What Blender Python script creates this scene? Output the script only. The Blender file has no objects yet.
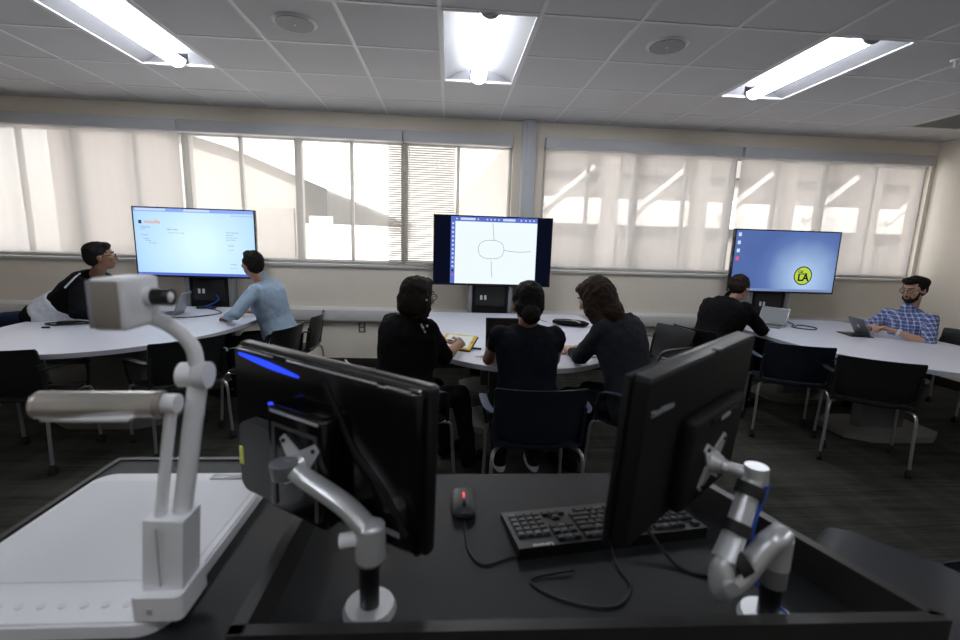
import bpy, bmesh, math, random
from mathutils import Vector as V, Matrix, noise, Euler
random.seed(7)
S = bpy.context.scene
C = S.collection
PI = math.pi
R = math.radians

# ------------------------------------------------------------------ materials
MATS = {}
def nodes(name):
    m = bpy.data.materials.new(name); m.use_nodes = True
    nt = m.node_tree; b = nt.nodes['Principled BSDF']
    MATS[name] = m
    return m, nt, b
def mat(name, col, rough=.5, metal=0, emis=None, es=0, bump=0, bscale=200, var=0, vscale=5, spec=.5, coat=0, sss=0):
    m, nt, b = nodes(name)
    b.inputs['Base Color'].default_value = (*col, 1)
    b.inputs['Roughness'].default_value = rough
    b.inputs['Metallic'].default_value = metal
    b.inputs['Specular IOR Level'].default_value = spec
    b.inputs['Coat Weight'].default_value = coat
    if sss: b.inputs['Subsurface Weight'].default_value = sss; b.inputs['Subsurface Scale'].default_value = .01
    if emis:
        b.inputs['Emission Color'].default_value = (*emis, 1); b.inputs['Emission Strength'].default_value = es
    tc = nt.nodes.new('ShaderNodeTexCoord')
    if bump:
        n = nt.nodes.new('ShaderNodeTexNoise'); n.inputs['Scale'].default_value = bscale; n.inputs['Detail'].default_value = 3
        nt.links.new(tc.outputs['Object'], n.inputs['Vector'])
        bp = nt.nodes.new('ShaderNodeBump'); bp.inputs['Strength'].default_value = bump; bp.inputs['Distance'].default_value = .002
        nt.links.new(n.outputs['Fac'], bp.inputs['Height']); nt.links.new(bp.outputs['Normal'], b.inputs['Normal'])
    if var:
        n = nt.nodes.new('ShaderNodeTexNoise'); n.inputs['Scale'].default_value = vscale; n.inputs['Detail'].default_value = 4
        nt.links.new(tc.outputs['Object'], n.inputs['Vector'])
        mx = nt.nodes.new('ShaderNodeMix'); mx.data_type = 'RGBA'
        mx.inputs['A'].default_value = (*[c*(1-var) for c in col], 1); mx.inputs['B'].default_value = (*[min(1, c*(1+var)) for c in col], 1)
        nt.links.new(n.outputs['Fac'], mx.inputs['Factor']); nt.links.new(mx.outputs['Result'], b.inputs['Base Color'])
    return m
M = MATS
mat('wall_paint', (.87, .80, .70), .8, bump=.15, bscale=300, var=.03)
mat('wall_white', (.62, .60, .56), .6)
mat('tile', (.64, .64, .65), .9, bump=.5, bscale=160, var=.05, vscale=3)
mat('tbar', (.74, .74, .76), .45); mat('reflector', (.17, .17, .185), .5)
mat('alu', (.62, .62, .62), .35, .5)
mat('mullion', (.58, .57, .55), .5)
mat('headbox', (.56, .57, .60), .45)
mat('raceway', (.66, .65, .64), .45)
mat('black_trim', (.012, .012, .013), .5)
mat('table_white', (.66, .67, .76), .38, bump=.03)
mat('table_edge', (.45, .46, .52), .5)
mat('pedestal', (.10, .10, .105), .5)
mat('beige_metal', (.17, .165, .15), .5)
mat('chair_plastic', (.008, .0085, .010), .42, bump=.2, bscale=400)
mat('navy_plastic', (.007, .010, .020), .42, bump=.15, bscale=400)
mat('blue_pad', (.05, .065, .125), .42)
mat('chrome', (.55, .56, .60), .28, .85)
mat('rubber', (.01, .01, .01), .7)
mat('gloss_black', (.003, .003, .0035), .16)
mat('satin_black', (.007, .007, .008), .38)
mat('matte_black', (.006, .006, .0065), .6, spec=.25)
mat('desk_black', (.019, .020, .023), .5, spec=.25, bump=.25, bscale=500, var=.08, vscale=12)
mat('desk_rim', (.024, .023, .023), .4)
mat('dark_panel', (.008, .008, .009), .5)
mat('silver', (.66, .67, .70), .34, .55)
mat('silver_dark', (.30, .31, .33), .4, .6)
mat('doc_white', (.84, .85, .90), .42)
mat('doc_white2', (.76, .77, .82), .45)
mat('doc_tan_shade', (.30, .27, .245), .5)
mat('champagne', (.56, .53, .49), .3, .55)
mat('seam', (.42, .43, .47), .6)
mat('blue_led_reflection', (.01, .02, .25), .2, emis=(.02, .06, 1), es=1.2)  # for the power LED and the painted reflection on the left monitor
mat('blue_cable', (.01, .08, .45), .4)
mat('red_led', (.3, .01, .01), .3, emis=(1, .02, .02), es=1.5)
mat('badge', (.35, .36, .42), .4)
mat('tablet_back', (.12, .125, .14), .4); mat('grey_case', (.055, .055, .06), .45)
mat('yellow_tag', (.75, .8, .15), .5)
mat('key', (.02, .021, .024), .45)
mat('key_light', (.06, .065, .075), .4)
mat('cable', (.008, .008, .009), .5)
mat('outlet', (.7, .7, .72), .4)
mat('outlet_dark', (.16, .15, .14), .5)
mat('skin_light', (.50, .29, .20), .5, sss=.1, var=.06, vscale=20)
mat('skin_tan', (.36, .19, .12), .5, sss=.1, var=.06, vscale=20)
mat('skin_brown', (.24, .12, .075), .5, sss=.1, var=.06, vscale=20)
mat('lips', (.30, .10, .08), .45)
mat('eye', (.65, .62, .58), .15); mat('iris', (.015, .01, .008), .15)
def hairmat(name, c):
    m = mat(name, c, .75, bump=.6, bscale=120, var=.4, vscale=40, spec=.2)
    return m
hairmat('hair_black', (.007, .006, .006)); hairmat('hair_brown', (.030, .016, .010)); hairmat('hair_dark', (.014, .009, .007))
mat('cloth_black', (.005, .005, .006), .9, spec=.12, bump=.4, bscale=250)
mat('cloth_navy', (.009, .010, .017), .9, spec=.12, bump=.4, bscale=250)
mat('cloth_grey', (.026, .028, .036), .9, spec=.12, bump=.4, bscale=250)
mat('cloth_white', (.62, .64, .70), .9, bump=.4, bscale=250)
mat('cloth_blue', (.30, .40, .52), .85, bump=.5, bscale=220, var=.08, vscale=9)
mat('jeans', (.018, .028, .06), .9, spec=.12, bump=.5, bscale=300)
mat('trousers', (.012, .012, .014), .9, spec=.12, bump=.4, bscale=250)
mat('shoe_sole', (.62, .62, .66), .5)
mat('watch_face', (.7, .72, .75), .2)
mat('clip_green', (.05, .5, .3), .3)
mat('yellow_case', (.72, .46, .04), .5)
mat('key_green', (.05, .55, .08), .5)
mat('brass', (.45, .36, .2), .35, .8)
mat('laptop_grey', (.30, .31, .33), .35, .6)
mat('ext_wall', (.27, .253, .24), .9, var=.06, vscale=1)
mat('ext_wall_dark', (.20, .188, .18), .9, var=.06, vscale=2)
mat('ext_white', (.85, .85, .84), .9)
mat('ext_pale', (.40, .385, .35), .9); mat('ext_glass', (.22, .22, .22), .3)
mat('ext_ground', (.5, .5, .5), .9, var=.1)
mat('grille', (.42, .42, .40), .6)
mat('speaker_grille', (.36, .36, .38), .6, bump=1, bscale=900)

def emis(name, col, st):
    m = bpy.data.materials.new(name); m.use_nodes = True; nt = m.node_tree; nt.nodes.clear()
    e = nt.nodes.new('ShaderNodeEmission'); e.inputs[0].default_value = (*col, 1); e.inputs[1].default_value = st
    o = nt.nodes.new('ShaderNodeOutputMaterial'); nt.links.new(e.outputs[0], o.inputs[0]); MATS[name] = m; return m
emis('lamp', (.92, .96, 1), 31); emis('fill_lamp', (.92, .96, 1), 15)
emis('scr_white', (.86, .95, 1), .92); emis('scr_bar', (.13, .2, .72), .75); emis('scr_dark', (.06, .07, .2), .6)
emis('scr_line', (.36, .38, .46), .8); emis('scr_text', (.22, .3, .55), .8); emis('scr_orange', (.9, .42, .25), .8)
emis('scr_pink', (.9, .12, .3), .8); emis('scr_icon', (.6, .75, 1), .9); emis('scr_yellow', (.55, .75, .08), .8)
emis('scr_black', (.004, .006, .01), 1); emis('scr_tab', (.30, .45, 1), .85); emis('scr_side', (.003, .004, .012), 1)
emis('tablet_glow', (.62, .68, .70), .75); emis('laptop_glow', (.16, .18, .20), .8)

def screen_gradient(name, base, hi, cx, cz, rad, st, lo=None):
    m = bpy.data.materials.new(name); m.use_nodes = True; nt = m.node_tree; nt.nodes.clear()
    tc = nt.nodes.new('ShaderNodeTexCoord')
    mp = nt.nodes.new('ShaderNodeMapping'); mp.vector_type = 'POINT'
    mp.inputs['Location'].default_value = (-cx/rad, 0, -cz/rad); mp.inputs['Scale'].default_value = (1/rad, 0, 1/rad)
    g = nt.nodes.new('ShaderNodeTexGradient'); g.gradient_type = 'SPHERICAL'
    n = nt.nodes.new('ShaderNodeTexNoise'); n.inputs['Scale'].default_value = 2.5
    ad = nt.nodes.new('ShaderNodeMath'); ad.operation = 'MULTIPLY_ADD'; ad.inputs[1].default_value = .25
    r = nt.nodes.new('ShaderNodeValToRGB')
    r.color_ramp.elements[0].color = (*(lo or base), 1); r.color_ramp.elements[1].color = (*hi, 1)
    k = r.color_ramp.elements.new(.35); k.color = (*base, 1)
    e = nt.nodes.new('ShaderNodeEmission'); e.inputs[1].default_value = st
    o = nt.nodes.new('ShaderNodeOutputMaterial')
    L = nt.links.new
    L(tc.outputs['Object'], mp.inputs[0]); L(mp.outputs[0], g.inputs[0]); L(tc.outputs['Object'], n.inputs['Vector'])
    L(n.outputs['Fac'], ad.inputs[0]); L(g.outputs['Fac'], ad.inputs[2]); L(ad.outputs[0], r.inputs[0]); L(r.outputs[0], e.inputs[0]); L(e.outputs[0], o.inputs[0])
    MATS[name] = m
screen_gradient('scr_page', (.46, .70, 1), (.70, .93, 1), .05, 1.38, .80, .97, (.30, .50, 1))
screen_gradient('scr_desktop', (.13, .22, .52), (.50, .70, 1), .25, 1.22, .60, .78, (.09, .15, .42))

def glassmat():
    m = bpy.data.materials.new('pane_glass'); m.use_nodes = True; nt = m.node_tree; nt.nodes.clear()
    t = nt.nodes.new('ShaderNodeBsdfTransparent'); t.inputs[0].default_value = (.97, .97, .97, 1)
    g = nt.nodes.new('ShaderNodeBsdfGlossy'); g.inputs['Roughness'].default_value = .02
    x = nt.nodes.new('ShaderNodeMixShader'); x.inputs[0].default_value = .05
    o = nt.nodes.new('ShaderNodeOutputMaterial')
    nt.links.new(t.outputs[0], x.inputs[1]); nt.links.new(g.outputs[0], x.inputs[2]); nt.links.new(x.outputs[0], o.inputs[0]); MATS['pane_glass'] = m
glassmat()
def shademat(name, col, clear):
    m = bpy.data.materials.new(name); m.use_nodes = True; nt = m.node_tree; nt.nodes.clear(); L = nt.links.new
    t = nt.nodes.new('ShaderNodeBsdfTransparent'); t.inputs[0].default_value = (1, .98, .95, 1)
    tl = nt.nodes.new('ShaderNodeBsdfTranslucent'); tl.inputs[0].default_value = (*col, 1)
    d = nt.nodes.new('ShaderNodeBsdfDiffuse'); d.inputs[0].default_value = (*col, 1)
    a = nt.nodes.new('ShaderNodeMixShader'); a.inputs[0].default_value = .35
    b = nt.nodes.new('ShaderNodeMixShader')
    tc = nt.nodes.new('ShaderNodeTexCoord'); mp = nt.nodes.new('ShaderNodeMapping'); mp.inputs['Scale'].default_value = (9, 1, .25)
    n = nt.nodes.new('ShaderNodeTexNoise'); n.inputs['Scale'].default_value = 1.5; n.inputs['Detail'].default_value = 5
    mr = nt.nodes.new('ShaderNodeMapRange'); mr.inputs['To Min'].default_value = 1-clear-.03; mr.inputs['To Max'].default_value = 1-clear+.03
    o = nt.nodes.new('ShaderNodeOutputMaterial')
    L(tc.outputs['Object'], mp.inputs[0]); L(mp.outputs[0], n.inputs['Vector']); L(n.outputs['Fac'], mr.inputs['Value']); L(mr.outputs[0], b.inputs[0])
    L(tl.outputs[0], a.inputs[1]); L(d.outputs[0], a.inputs[2]); L(t.outputs[0], b.inputs[1]); L(a.outputs[0], b.inputs[2]); L(b.outputs[0], o.inputs[0])
    MATS[name] = m
shademat('shade_dense', (.66, .635, .625), .44)
shademat('shade_light', (.86, .85, .84), .84)

def carpet():
    m, nt, b = nodes('carpet'); L = nt.links.new
    tc = nt.nodes.new('ShaderNodeTexCoord')
    def streak(sx, sy, rot, det=3):
        mp = nt.nodes.new('ShaderNodeMapping'); mp.inputs['Scale'].default_value = (sx, sy, 1); mp.inputs['Rotation'].default_value = (0, 0, R(rot))
        n = nt.nodes.new('ShaderNodeTexNoise'); n.inputs['Scale'].default_value = 1; n.inputs['Detail'].default_value = det; n.inputs['Roughness'].default_value = .6
        L(tc.outputs['Object'], mp.inputs[0]); L(mp.outputs[0], n.inputs['Vector'])
        r = nt.nodes.new('ShaderNodeMapRange'); r.inputs['From Min'].default_value = .35; r.inputs['From Max'].default_value = .65; L(n.outputs['Fac'], r.inputs['Value']); return r.outputs[0]
    def mth(op, a, b_):
        q = nt.nodes.new('ShaderNodeMath'); q.operation = op
        for k, v in enumerate((a, b_)):
            if isinstance(v, (int, float)): q.inputs[k].default_value = v
            else: L(v, q.inputs[k])
        return q.outputs[0]
    a = mth('ADD', mth('MULTIPLY', streak(.5, 7, 0), .34), mth('MULTIPLY', streak(5.5, .5, 0), .30))
    f = mth('ADD', a, mth('MULTIPLY', streak(2, 55, 0), .36))
    r = nt.nodes.new('ShaderNodeValToRGB'); r.color_ramp.elements[0].color = (.016, .016, .014, 1); r.color_ramp.elements[1].color = (.085, .085, .074, 1)
    L(f, r.inputs[0]); L(r.outputs[0], b.inputs['Base Color'])
    n = nt.nodes.new('ShaderNodeTexNoise'); n.inputs['Scale'].default_value = 350; bp = nt.nodes.new('ShaderNodeBump'); bp.inputs['Strength'].default_value = .8; bp.inputs['Distance'].default_value = .004
    L(tc.outputs['Object'], n.inputs['Vector']); L(n.outputs['Fac'], bp.inputs['Height']); L(bp.outputs['Normal'], b.inputs['Normal'])
    b.inputs['Roughness'].default_value = .95; b.inputs['Specular IOR Level'].default_value = .1
carpet()
def plaid():
    m, nt, b = nodes('cloth_plaid'); L = nt.links.new
    tc = nt.nodes.new('ShaderNodeTexCoord'); mp = nt.nodes.new('ShaderNodeMapping'); mp.inputs['Rotation'].default_value = (0, R(8), R(20)); L(tc.outputs['Object'], mp.inputs[0])
    sp = nt.nodes.new('ShaderNodeSeparateXYZ'); L(mp.outputs[0], sp.inputs[0])
    def stripe(sock, per, wid):
        a = nt.nodes.new('ShaderNodeMath'); a.operation = 'MULTIPLY'; a.inputs[1].default_value = 1/per; L(sock, a.inputs[0])
        f = nt.nodes.new('ShaderNodeMath'); f.operation = 'FRACT'; L(a.outputs[0], f.inputs[0])
        c = nt.nodes.new('ShaderNodeMath'); c.operation = 'LESS_THAN'; c.inputs[1].default_value = wid; L(f.outputs[0], c.inputs[0]); return c.outputs[0]
    s1 = stripe(sp.outputs['X'], .034, .26); s2 = stripe(sp.outputs['Z'], .034, .26); s3 = stripe(sp.outputs['Y'], .034, .2)
    mx = nt.nodes.new('ShaderNodeMath'); mx.operation = 'ADD'; L(s1, mx.inputs[0]); L(s2, mx.inputs[1])
    m2 = nt.nodes.new('ShaderNodeMath'); m2.operation = 'MULTIPLY_ADD'; m2.inputs[1].default_value = .5; L(s3, m2.inputs[0]); L(mx.outputs[0], m2.inputs[2])
    h = nt.nodes.new('ShaderNodeMath'); h.operation = 'MULTIPLY'; h.inputs[1].default_value = .5; L(m2.outputs[0], h.inputs[0])
    r = nt.nodes.new('ShaderNodeValToRGB'); r.color_ramp.elements[0].color = (.07, .10, .26, 1); r.color_ramp.elements[1].color = (.60, .62, .74, 1)
    k = r.color_ramp.elements.new(.5); k.color = (.24, .29, .50, 1)
    L(h.outputs[0], r.inputs[0]); L(r.outputs[0], b.inputs['Base Color']); b.inputs['Roughness'].default_value = .9
plaid()

# ------------------------------------------------------------------ mesh helpers
class MB:
    def __init__(s): s.bm = bmesh.new()
    def _new(s, geom, mtx):
        bmesh.ops.transform(s.bm, matrix=mtx, verts=geom)
    def box(s, lo, hi, bev=0, rot=None, seg=2):
        lo, hi = V(lo), V(hi); c = (lo+hi)/2; d = hi-lo
        r = bmesh.ops.create_cube(s.bm, size=1)
        vs = r['verts']
        bmesh.ops.transform(s.bm, matrix=Matrix.Diagonal((*d, 1)), verts=vs)
        if bev:
            es = list({e for v in vs for e in v.link_edges})
            q = bmesh.ops.bevel(s.bm, geom=es, offset=bev, segments=seg, affect='EDGES', profile=.5)
            vs = list({v for f in q['faces'] for v in f.verts} | {v for v in vs if v.is_valid})
        m = Matrix.Translation(c) @ (rot.to_4x4() if rot else Matrix.Identity(4))
        bmesh.ops.transform(s.bm, matrix=m, verts=vs); return s
    def cyl(s, p0, p1, r0, r1=None, seg=20, cap=True):
        p0, p1 = V(p0), V(p1); d = p1-p0; r1 = r0 if r1 is None else r1
        q = d.to_track_quat('Z', 'Y').to_matrix().to_4x4()
        bmesh.ops.create_cone(s.bm, cap_ends=cap, segments=seg, radius1=r0, radius2=r1, depth=d.length, matrix=Matrix.Translation((p0+p1)/2) @ q); return s
    def sph(s, c, r, seg=16, rot=None):
        if not hasattr(r, '__len__'): r = (r, r, r)
        bmesh.ops.create_uvsphere(s.bm, u_segments=seg, v_segments=max(8, seg*2//3), radius=1, matrix=Matrix.Translation(V(c)) @ (rot.to_4x4() if rot else Matrix.Identity(4)) @ Matrix.Diagonal((*r, 1))); return s
    def cap(s, p0, p1, r0, r1=None, seg=14):
        r1 = r0 if r1 is None else r1
        s.sph(p0, r0, seg); s.sph(p1, r1, seg)
        if (V(p1)-V(p0)).length > 1e-5: s.cyl(p0, p1, r0, r1, seg)
        return s
    def sweep(s, pts, prof, up=(0, 0, 1), close=True):
        """sweep closed 2-D profile [(side, up)] along pts"""
        pts = [V(p) for p in pts]; n = len(pts); rings = []; upv = V(up)
        for i, p in enumerate(pts):
            t = (pts[min(i+1, n-1)]-pts[max(i-1, 0)]).normalized()
            sd = t.cross(upv)
            if sd.length < 1e-4: sd = t.cross(V((0, 1, 0)))
            sd.normalize(); u = sd.cross(t).normalized()
            sc = prof[i] if isinstance(prof[0][0], (tuple, list)) else prof
            rings.append([s.bm.verts.new(p+sd*a+u*b) for a, b in sc])
        k = len(rings[0])
        for a, b in zip(rings, rings[1:]):
            for j in range(k): s.bm.faces.new((a[j], a[(j+1) % k], b[(j+1) % k], b[j]))
        s.bm.faces.new(rings[0][::-1]); s.bm.faces.new(rings[-1]); return s
    def tube(s, pts, r, seg=8, up=(0, 0, 1), smooth=0):
        if smooth: pts = spline(pts, smooth)
        n = len(pts)
        if hasattr(r, '__len__'):
            rr = [r[0]+(r[1]-r[0])*i/(n-1) for i in range(n)]
            pr = [[(q*math.cos(2*PI*j/seg), q*math.sin(2*PI*j/seg)) for j in range(seg)] for q in rr]
        else: pr = [(r*math.cos(2*PI*j/seg), r*math.sin(2*PI*j/seg)) for j in range(seg)]
        return s.sweep(pts, pr, up)
    def prism(s, pts, z0, z1, bev=0):
        a = [s.bm.verts.new((x, y, z0)) for x, y in pts]; b = [s.bm.verts.new((x, y, z1)) for x, y in pts]
        k = len(a); fs = [s.bm.faces.new(a[::-1]), s.bm.faces.new(b)]
        for j in range(k): s.bm.faces.new((a[j], a[(j+1) % k], b[(j+1) % k], b[j]))
        return s
    def prism_m(s, pts, t0, t1, mtx):
        a = [s.bm.verts.new(mtx @ V((x, y, t0))) for x, y in pts]; b = [s.bm.verts.new(mtx @ V((x, y, t1))) for x, y in pts]
        k = len(a); s.bm.faces.new(a[::-1]); s.bm.faces.new(b)
        for j in range(k): s.bm.faces.new((a[j], a[(j+1) % k], b[(j+1) % k], b[j]))
        return s
    def quad(s, a, b, c, d): s.bm.faces.new([s.bm.verts.new(V(p)) for p in (a, b, c, d)]); return s
    def rings(s, rs):
        """rs: list of (center, xdir, ydir, a, b)"""
        N = 24; L = []
        for c, xd, yd, a, b in rs:
            L.append([s.bm.verts.new(V(c)+V(xd)*a*math.cos(2*PI*j/N)+V(yd)*b*math.sin(2*PI*j/N)) for j in range(N)])
        for p, q in zip(L, L[1:]):
            for j in range(N): s.bm.faces.new((p[j], p[(j+1) % N], q[(j+1) % N], q[j]))
        s.bm.faces.new(L[0][::-1]); s.bm.faces.new(L[-1]); return s
    def mul(s, mtx): bmesh.ops.transform(s.bm, matrix=mtx, verts=s.bm.verts[:]); return s
def spline(pts, k=6):
    pts = [V(p) for p in pts]; out = []; n = len(pts)
    for i in range(n-1):
        p0, p1, p2, p3 = pts[max(i-1, 0)], pts[i], pts[i+1], pts[min(i+2, n-1)]
        for j in range(k):
            t = j/k
            out.append(.5*((2*p1)+(p2-p0)*t+(2*p0-5*p1+4*p2-p3)*t*t+(3*p1-p0-3*p2+p3)*t**3))
    out.append(pts[-1]); return out
def wmat(o):
    m = Matrix.Identity(4)
    while o: m = o.matrix_basis @ m; o = o.parent
    return m
def obj(name, mb, m, parent=None, world=False, sharp=40, flat=False):
    bm = mb.bm if isinstance(mb, MB) else mb
    if world and parent: bmesh.ops.transform(bm, matrix=wmat(parent).inverted(), verts=bm.verts[:])
    bmesh.ops.recalc_face_normals(bm, faces=bm.faces[:])
    me = bpy.data.meshes.new(name); bm.to_mesh(me); bm.free()
    if not flat:
        me.shade_smooth(); me.set_sharp_from_angle(angle=R(sharp))
    me.materials.append(MATS[m] if isinstance(m, str) else m)
    o = bpy.data.objects.new(name, me); C.objects.link(o)
    if parent: o.parent = parent
    return o
def tag(o, label=None, cat=None, group=None, kind=None):
    if label: o['label'] = label
    if cat: o['category'] = cat
    if group: o['group'] = group
    if kind: o['kind'] = kind
    return o
def thing(name, label, cat, loc=(0, 0, 0), rz=0, group=None, mtx=None):
    o = bpy.data.objects.new(name, None); C.objects.link(o); o.empty_display_size = .1
    if mtx is not None:
        o.matrix_basis = mtx
    else: o.location = loc; o.rotation_euler = (0, 0, rz)
    if mtx is None: o.matrix_basis = Matrix.Translation(V(loc)) @ Matrix.Rotation(rz, 4, 'Z')
    return tag(o, label, cat, group)
def struct(name, mb, m, label=None, flat=False):
    o = obj(name, mb, m, flat=flat); o['kind'] = 'structure'
    if label: o['label'] = label
    return o
def copy_tree(o, parent=None):
    c = o.copy(); C.objects.link(c); c.parent = parent
    for ch in list(o.children): copy_tree(ch, c)
    return c
def text(name, s, size, m, parent, mtx, depth=.0005, align='LEFT', bold=0):
    cu = bpy.data.curves.new(name, 'FONT'); cu.body = s; cu.size = size; cu.extrude = depth; cu.align_x = align; cu.offset = bold
    t = bpy.data.objects.new(name, cu); C.objects.link(t)
    bpy.context.view_layer.update()
    dg = bpy.context.evaluated_depsgraph_get(); me = bpy.data.meshes.new_from_object(t.evaluated_get(dg))
    bpy.data.objects.remove(t); bpy.data.curves.remove(cu)
    me.name = name; me.transform(mtx); me.materials.clear(); me.materials.append(MATS[m])
    o = bpy.data.objects.new(name, me); C.objects.link(o); o.parent = parent; return o
def blob(name, mb, m, parent, vox=.008, sm=4, wr=0, wsc=14):
    """fuse a union of closed shapes into one continuous surface"""
    me = bpy.data.meshes.new(name); bmesh.ops.recalc_face_normals(mb.bm, faces=mb.bm.faces[:]); mb.bm.to_mesh(me); mb.bm.free()
    o = bpy.data.objects.new(name, me); C.objects.link(o)
    r = o.modifiers.new('r', 'REMESH'); r.mode = 'VOXEL'; r.voxel_size = vox
    s = o.modifiers.new('s', 'SMOOTH'); s.factor = .6; s.iterations = sm
    bpy.context.view_layer.update()
    dg = bpy.context.evaluated_depsgraph_get(); m2 = bpy.data.meshes.new_from_object(o.evaluated_get(dg))
    o.modifiers.clear(); o.data = m2; bpy.data.meshes.remove(me); m2.name = name
    if wr:
        m2.update()
        nn = [v.normal.copy() for v in m2.vertices]
        for v, n in zip(m2.vertices, nn):
            p = v.co
            v.co += n*wr*(noise.noise(p*wsc)+.5*noise.noise(p*wsc*2.3))
    if parent: m2.transform(wmat(parent).inverted()); o.parent = parent
    m2.shade_smooth(); m2.materials.clear(); m2.materials.append(MATS[m])
    return o

# ------------------------------------------------------------------ room shell
WY = 5.306; CH = 2.855; XL, XR, YB = -6.4, 5.835, -2.6
struct('floor', MB().box((XL-.1, YB-.1, -.12), (XR+.1, WY+.12, 0)), 'carpet', 'dark plank-patterned carpet floor')
# window wall with two openings
w = MB()
OP = [(-6.2, .70, 1.215, 2.62), (1.05, 5.79, 1.215, 2.62)]
T = .22
w.box((XL, WY, 0), (XR+.1, WY+T, 1.215)); w.box((XL, WY, 2.62), (XR+.1, WY+T, CH+.3))
w.box((XL, WY, 1.215), (-6.2, WY+T, 2.62)); w.box((.70, WY, 1.215), (1.05, WY+T, 2.62)); w.box((5.79, WY, 1.215), (XR+.1, WY+T, 2.62))
struct('wall_back', w, 'wall_paint', 'beige painted wall with two long window bands')
struct('wall_right', MB().box((XR, YB, 0), (XR+.15, WY, CH+.3)), 'wall_paint')
struct('wall_left', MB().box((XL-.15, YB, 0), (XL, WY+T, CH+.3)), 'wall_paint')
struct('wall_front', MB().box((XL-.15, YB-.15, 0), (XR+.15, YB, CH+.3)), 'wall_paint')
struct('baseboard_back', MB().box((XL, WY-.014, 0), (XR, WY, .11), .004), 'black_trim')
struct('baseboard_right', MB().box((XR-.014, YB, 0), (XR, WY-.014, .11), .004), 'black_trim')
# ceiling : individual tile cells left open where the light troffers sit
X0, Y0, TS = -.085, 2.93, .61
LIGHTS = [(-4, 0), (0, 0), (4, 0)]
holes = {(i, j) for i, j0 in LIGHTS for j in (j0, j0+1)} | {(8, 2)}
more = [(-4, -6), (0, -6), (4, -6)]  # unseen rear fittings, added to brighten the near half of the room
holes |= {(i, j) for i, j0 in more for j in (j0, j0+1)}
cb = MB(); i0, i1, j0, j1 = -11, 10, -10, 4
for i in range(i0, i1):
    for j in range(j0, j1):
        if (i, j) in holes: continue
        xa, xb = max(XL, X0+i*TS), min(XR, X0+(i+1)*TS); ya, yb = max(YB, Y0+j*TS), min(WY, Y0+(j+1)*TS)
        if xb <= xa or yb <= ya: continue
        cb.box((xa+.004, ya+.004, CH), (xb-.004, yb-.004, CH+.015))
cb.box((XL-.1, YB-.1, CH+.16), (XR+.1, WY+.1, CH+.2))
struct('ceiling', cb, 'tile', 'suspended ceiling of square grey tiles')
g = MB()
lit = {}
for n_, (i, j) in enumerate([(a, b) for a, b in LIGHTS+more]):
    lit[(i, j)] = n_; lit[(i, j+1)] = n_
for i in range(i0, i1+1):
    x = X0+i*TS
    if XL < x < XR: g.box((x-.012, YB, CH-.004), (x+.012, WY, CH+.008))
for j in range(j0, j1+1):
    y = Y0+j*TS
    if not YB < y < WY: continue
    for i in range(i0, i1):
        if lit.get((i, j), -1) == lit.get((i, j-1), -2): continue
        a, b = max(XL, X0+i*TS), min(XR, X0+(i+1)*TS)
        if b > a: g.box((a, y-.012, CH-.0035), (b, y+.012, CH+.0075))
struct('trim_1', g, 'tbar', 'pale metal grid of the suspended ceiling')
# column raceway, sill ledge, wall raceway
struct('trim_2', MB().box((.79, WY-.10, 0), (.945, WY, CH), .02).box((.83, WY-.115, 0), (.905, WY-.095, CH), .008), 'headbox', 'grey metal column casing between the windows')
struct('trim_3', MB().box((-6.2, WY-.035, 1.185), (.715, WY+.05, 1.215), .004).box((1.03, WY-.035, 1.185), (5.81, WY+.05, 1.215), .004), 'raceway', 'pale window ledge')
r_ = MB(); pr = [(0, -.09), (.035, -.088), (.07, -.06), (.082, 0), (.07, .06), (.035, .088), (0, .09)]
r_.sweep([(XL+.01, WY, .63), (.775, WY, .63)], pr); r_.sweep([(.96, WY, .63), (XR-.01, WY, .63)], pr)
struct('trim_4', r_, 'raceway', 'rounded pale wiring duct along the wall')
# windows
def window(n, x0, x1, thick, thin):
    f = MB(); z0, z1 = 1.215, 2.62; y0 = WY+.06
    f.box((x0, y0, z0), (x1, y0+.06, z0+.05), .004).box((x0, y0, z1-.06), (x1, y0+.06, z1), .004)
    f.box((x0, y0, z0), (x0+.04, y0+.06, z1), .004).box((x1-.04, y0, z0), (x1, y0+.06, z1), .004)
    fr = tag(obj('window_%d' % n, f, 'mullion'), kind='structure')
    xs = [x0]
    for x in thick: obj('mullion', MB().box((x-.038, y0-.012, z0), (x+.038, y0+.07, z1), .004), 'mullion', fr)
    for x in thin: obj('sash_bar', MB().box((x-.019, y0, z0), (x+.019, y0+.05, z1), .004), 'mullion', fr)
    al = sorted(thick+thin+[x0, x1])
    for a, b in zip(al, al[1:]): obj('pane', MB().box((a+.01, y0+.026, z0+.02), (b-.01, y0+.030, z1-.02)), 'pane_glass', fr)
    return fr
window(1, -6.2, .70, [-5.18, -4.03, -2.88, -1.69, -.52], [-5.75, -4.6, -3.42, -2.31, -1.11, .086])
window(2, 1.05, 5.79, [2.17, 3.34, 4.51], [1.6, 2.78, 3.91, 5.16])
def shade(lab, x0, x1, y, m, zb=1.225):
    t = thing('roller_shade', lab, 'window shade', ((x0+x1)/2, y, 2.66), 0)
    obj('headbox', MB().box((x0, y-.06, 2.565), (x1, WY-.001, 2.685), .008), 'headbox', t, True)
    obj('shade_cloth', MB().box((x0+.015, y+.012, zb), (x1-.015, y+.0135, 2.60)), m, t, True)
    obj('hem_bar', MB().box((x0+.015, y+.004, zb), (x1-.015, y+.02, zb+.028), .004), 'mullion', t, True)
sy = WY-.045
shade('leftmost beige roller shade drawn down over the far left panes', -5.95, -2.885, sy, 'shade_dense')
shade('wide roller shade between the left and centre screens over the brightest panes', -2.875, -.53, sy, 'shade_light')
shade('narrow roller shade next to the grey column, in front of the horizontal blind', -.52, .68, sy, 'shade_light')
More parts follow.
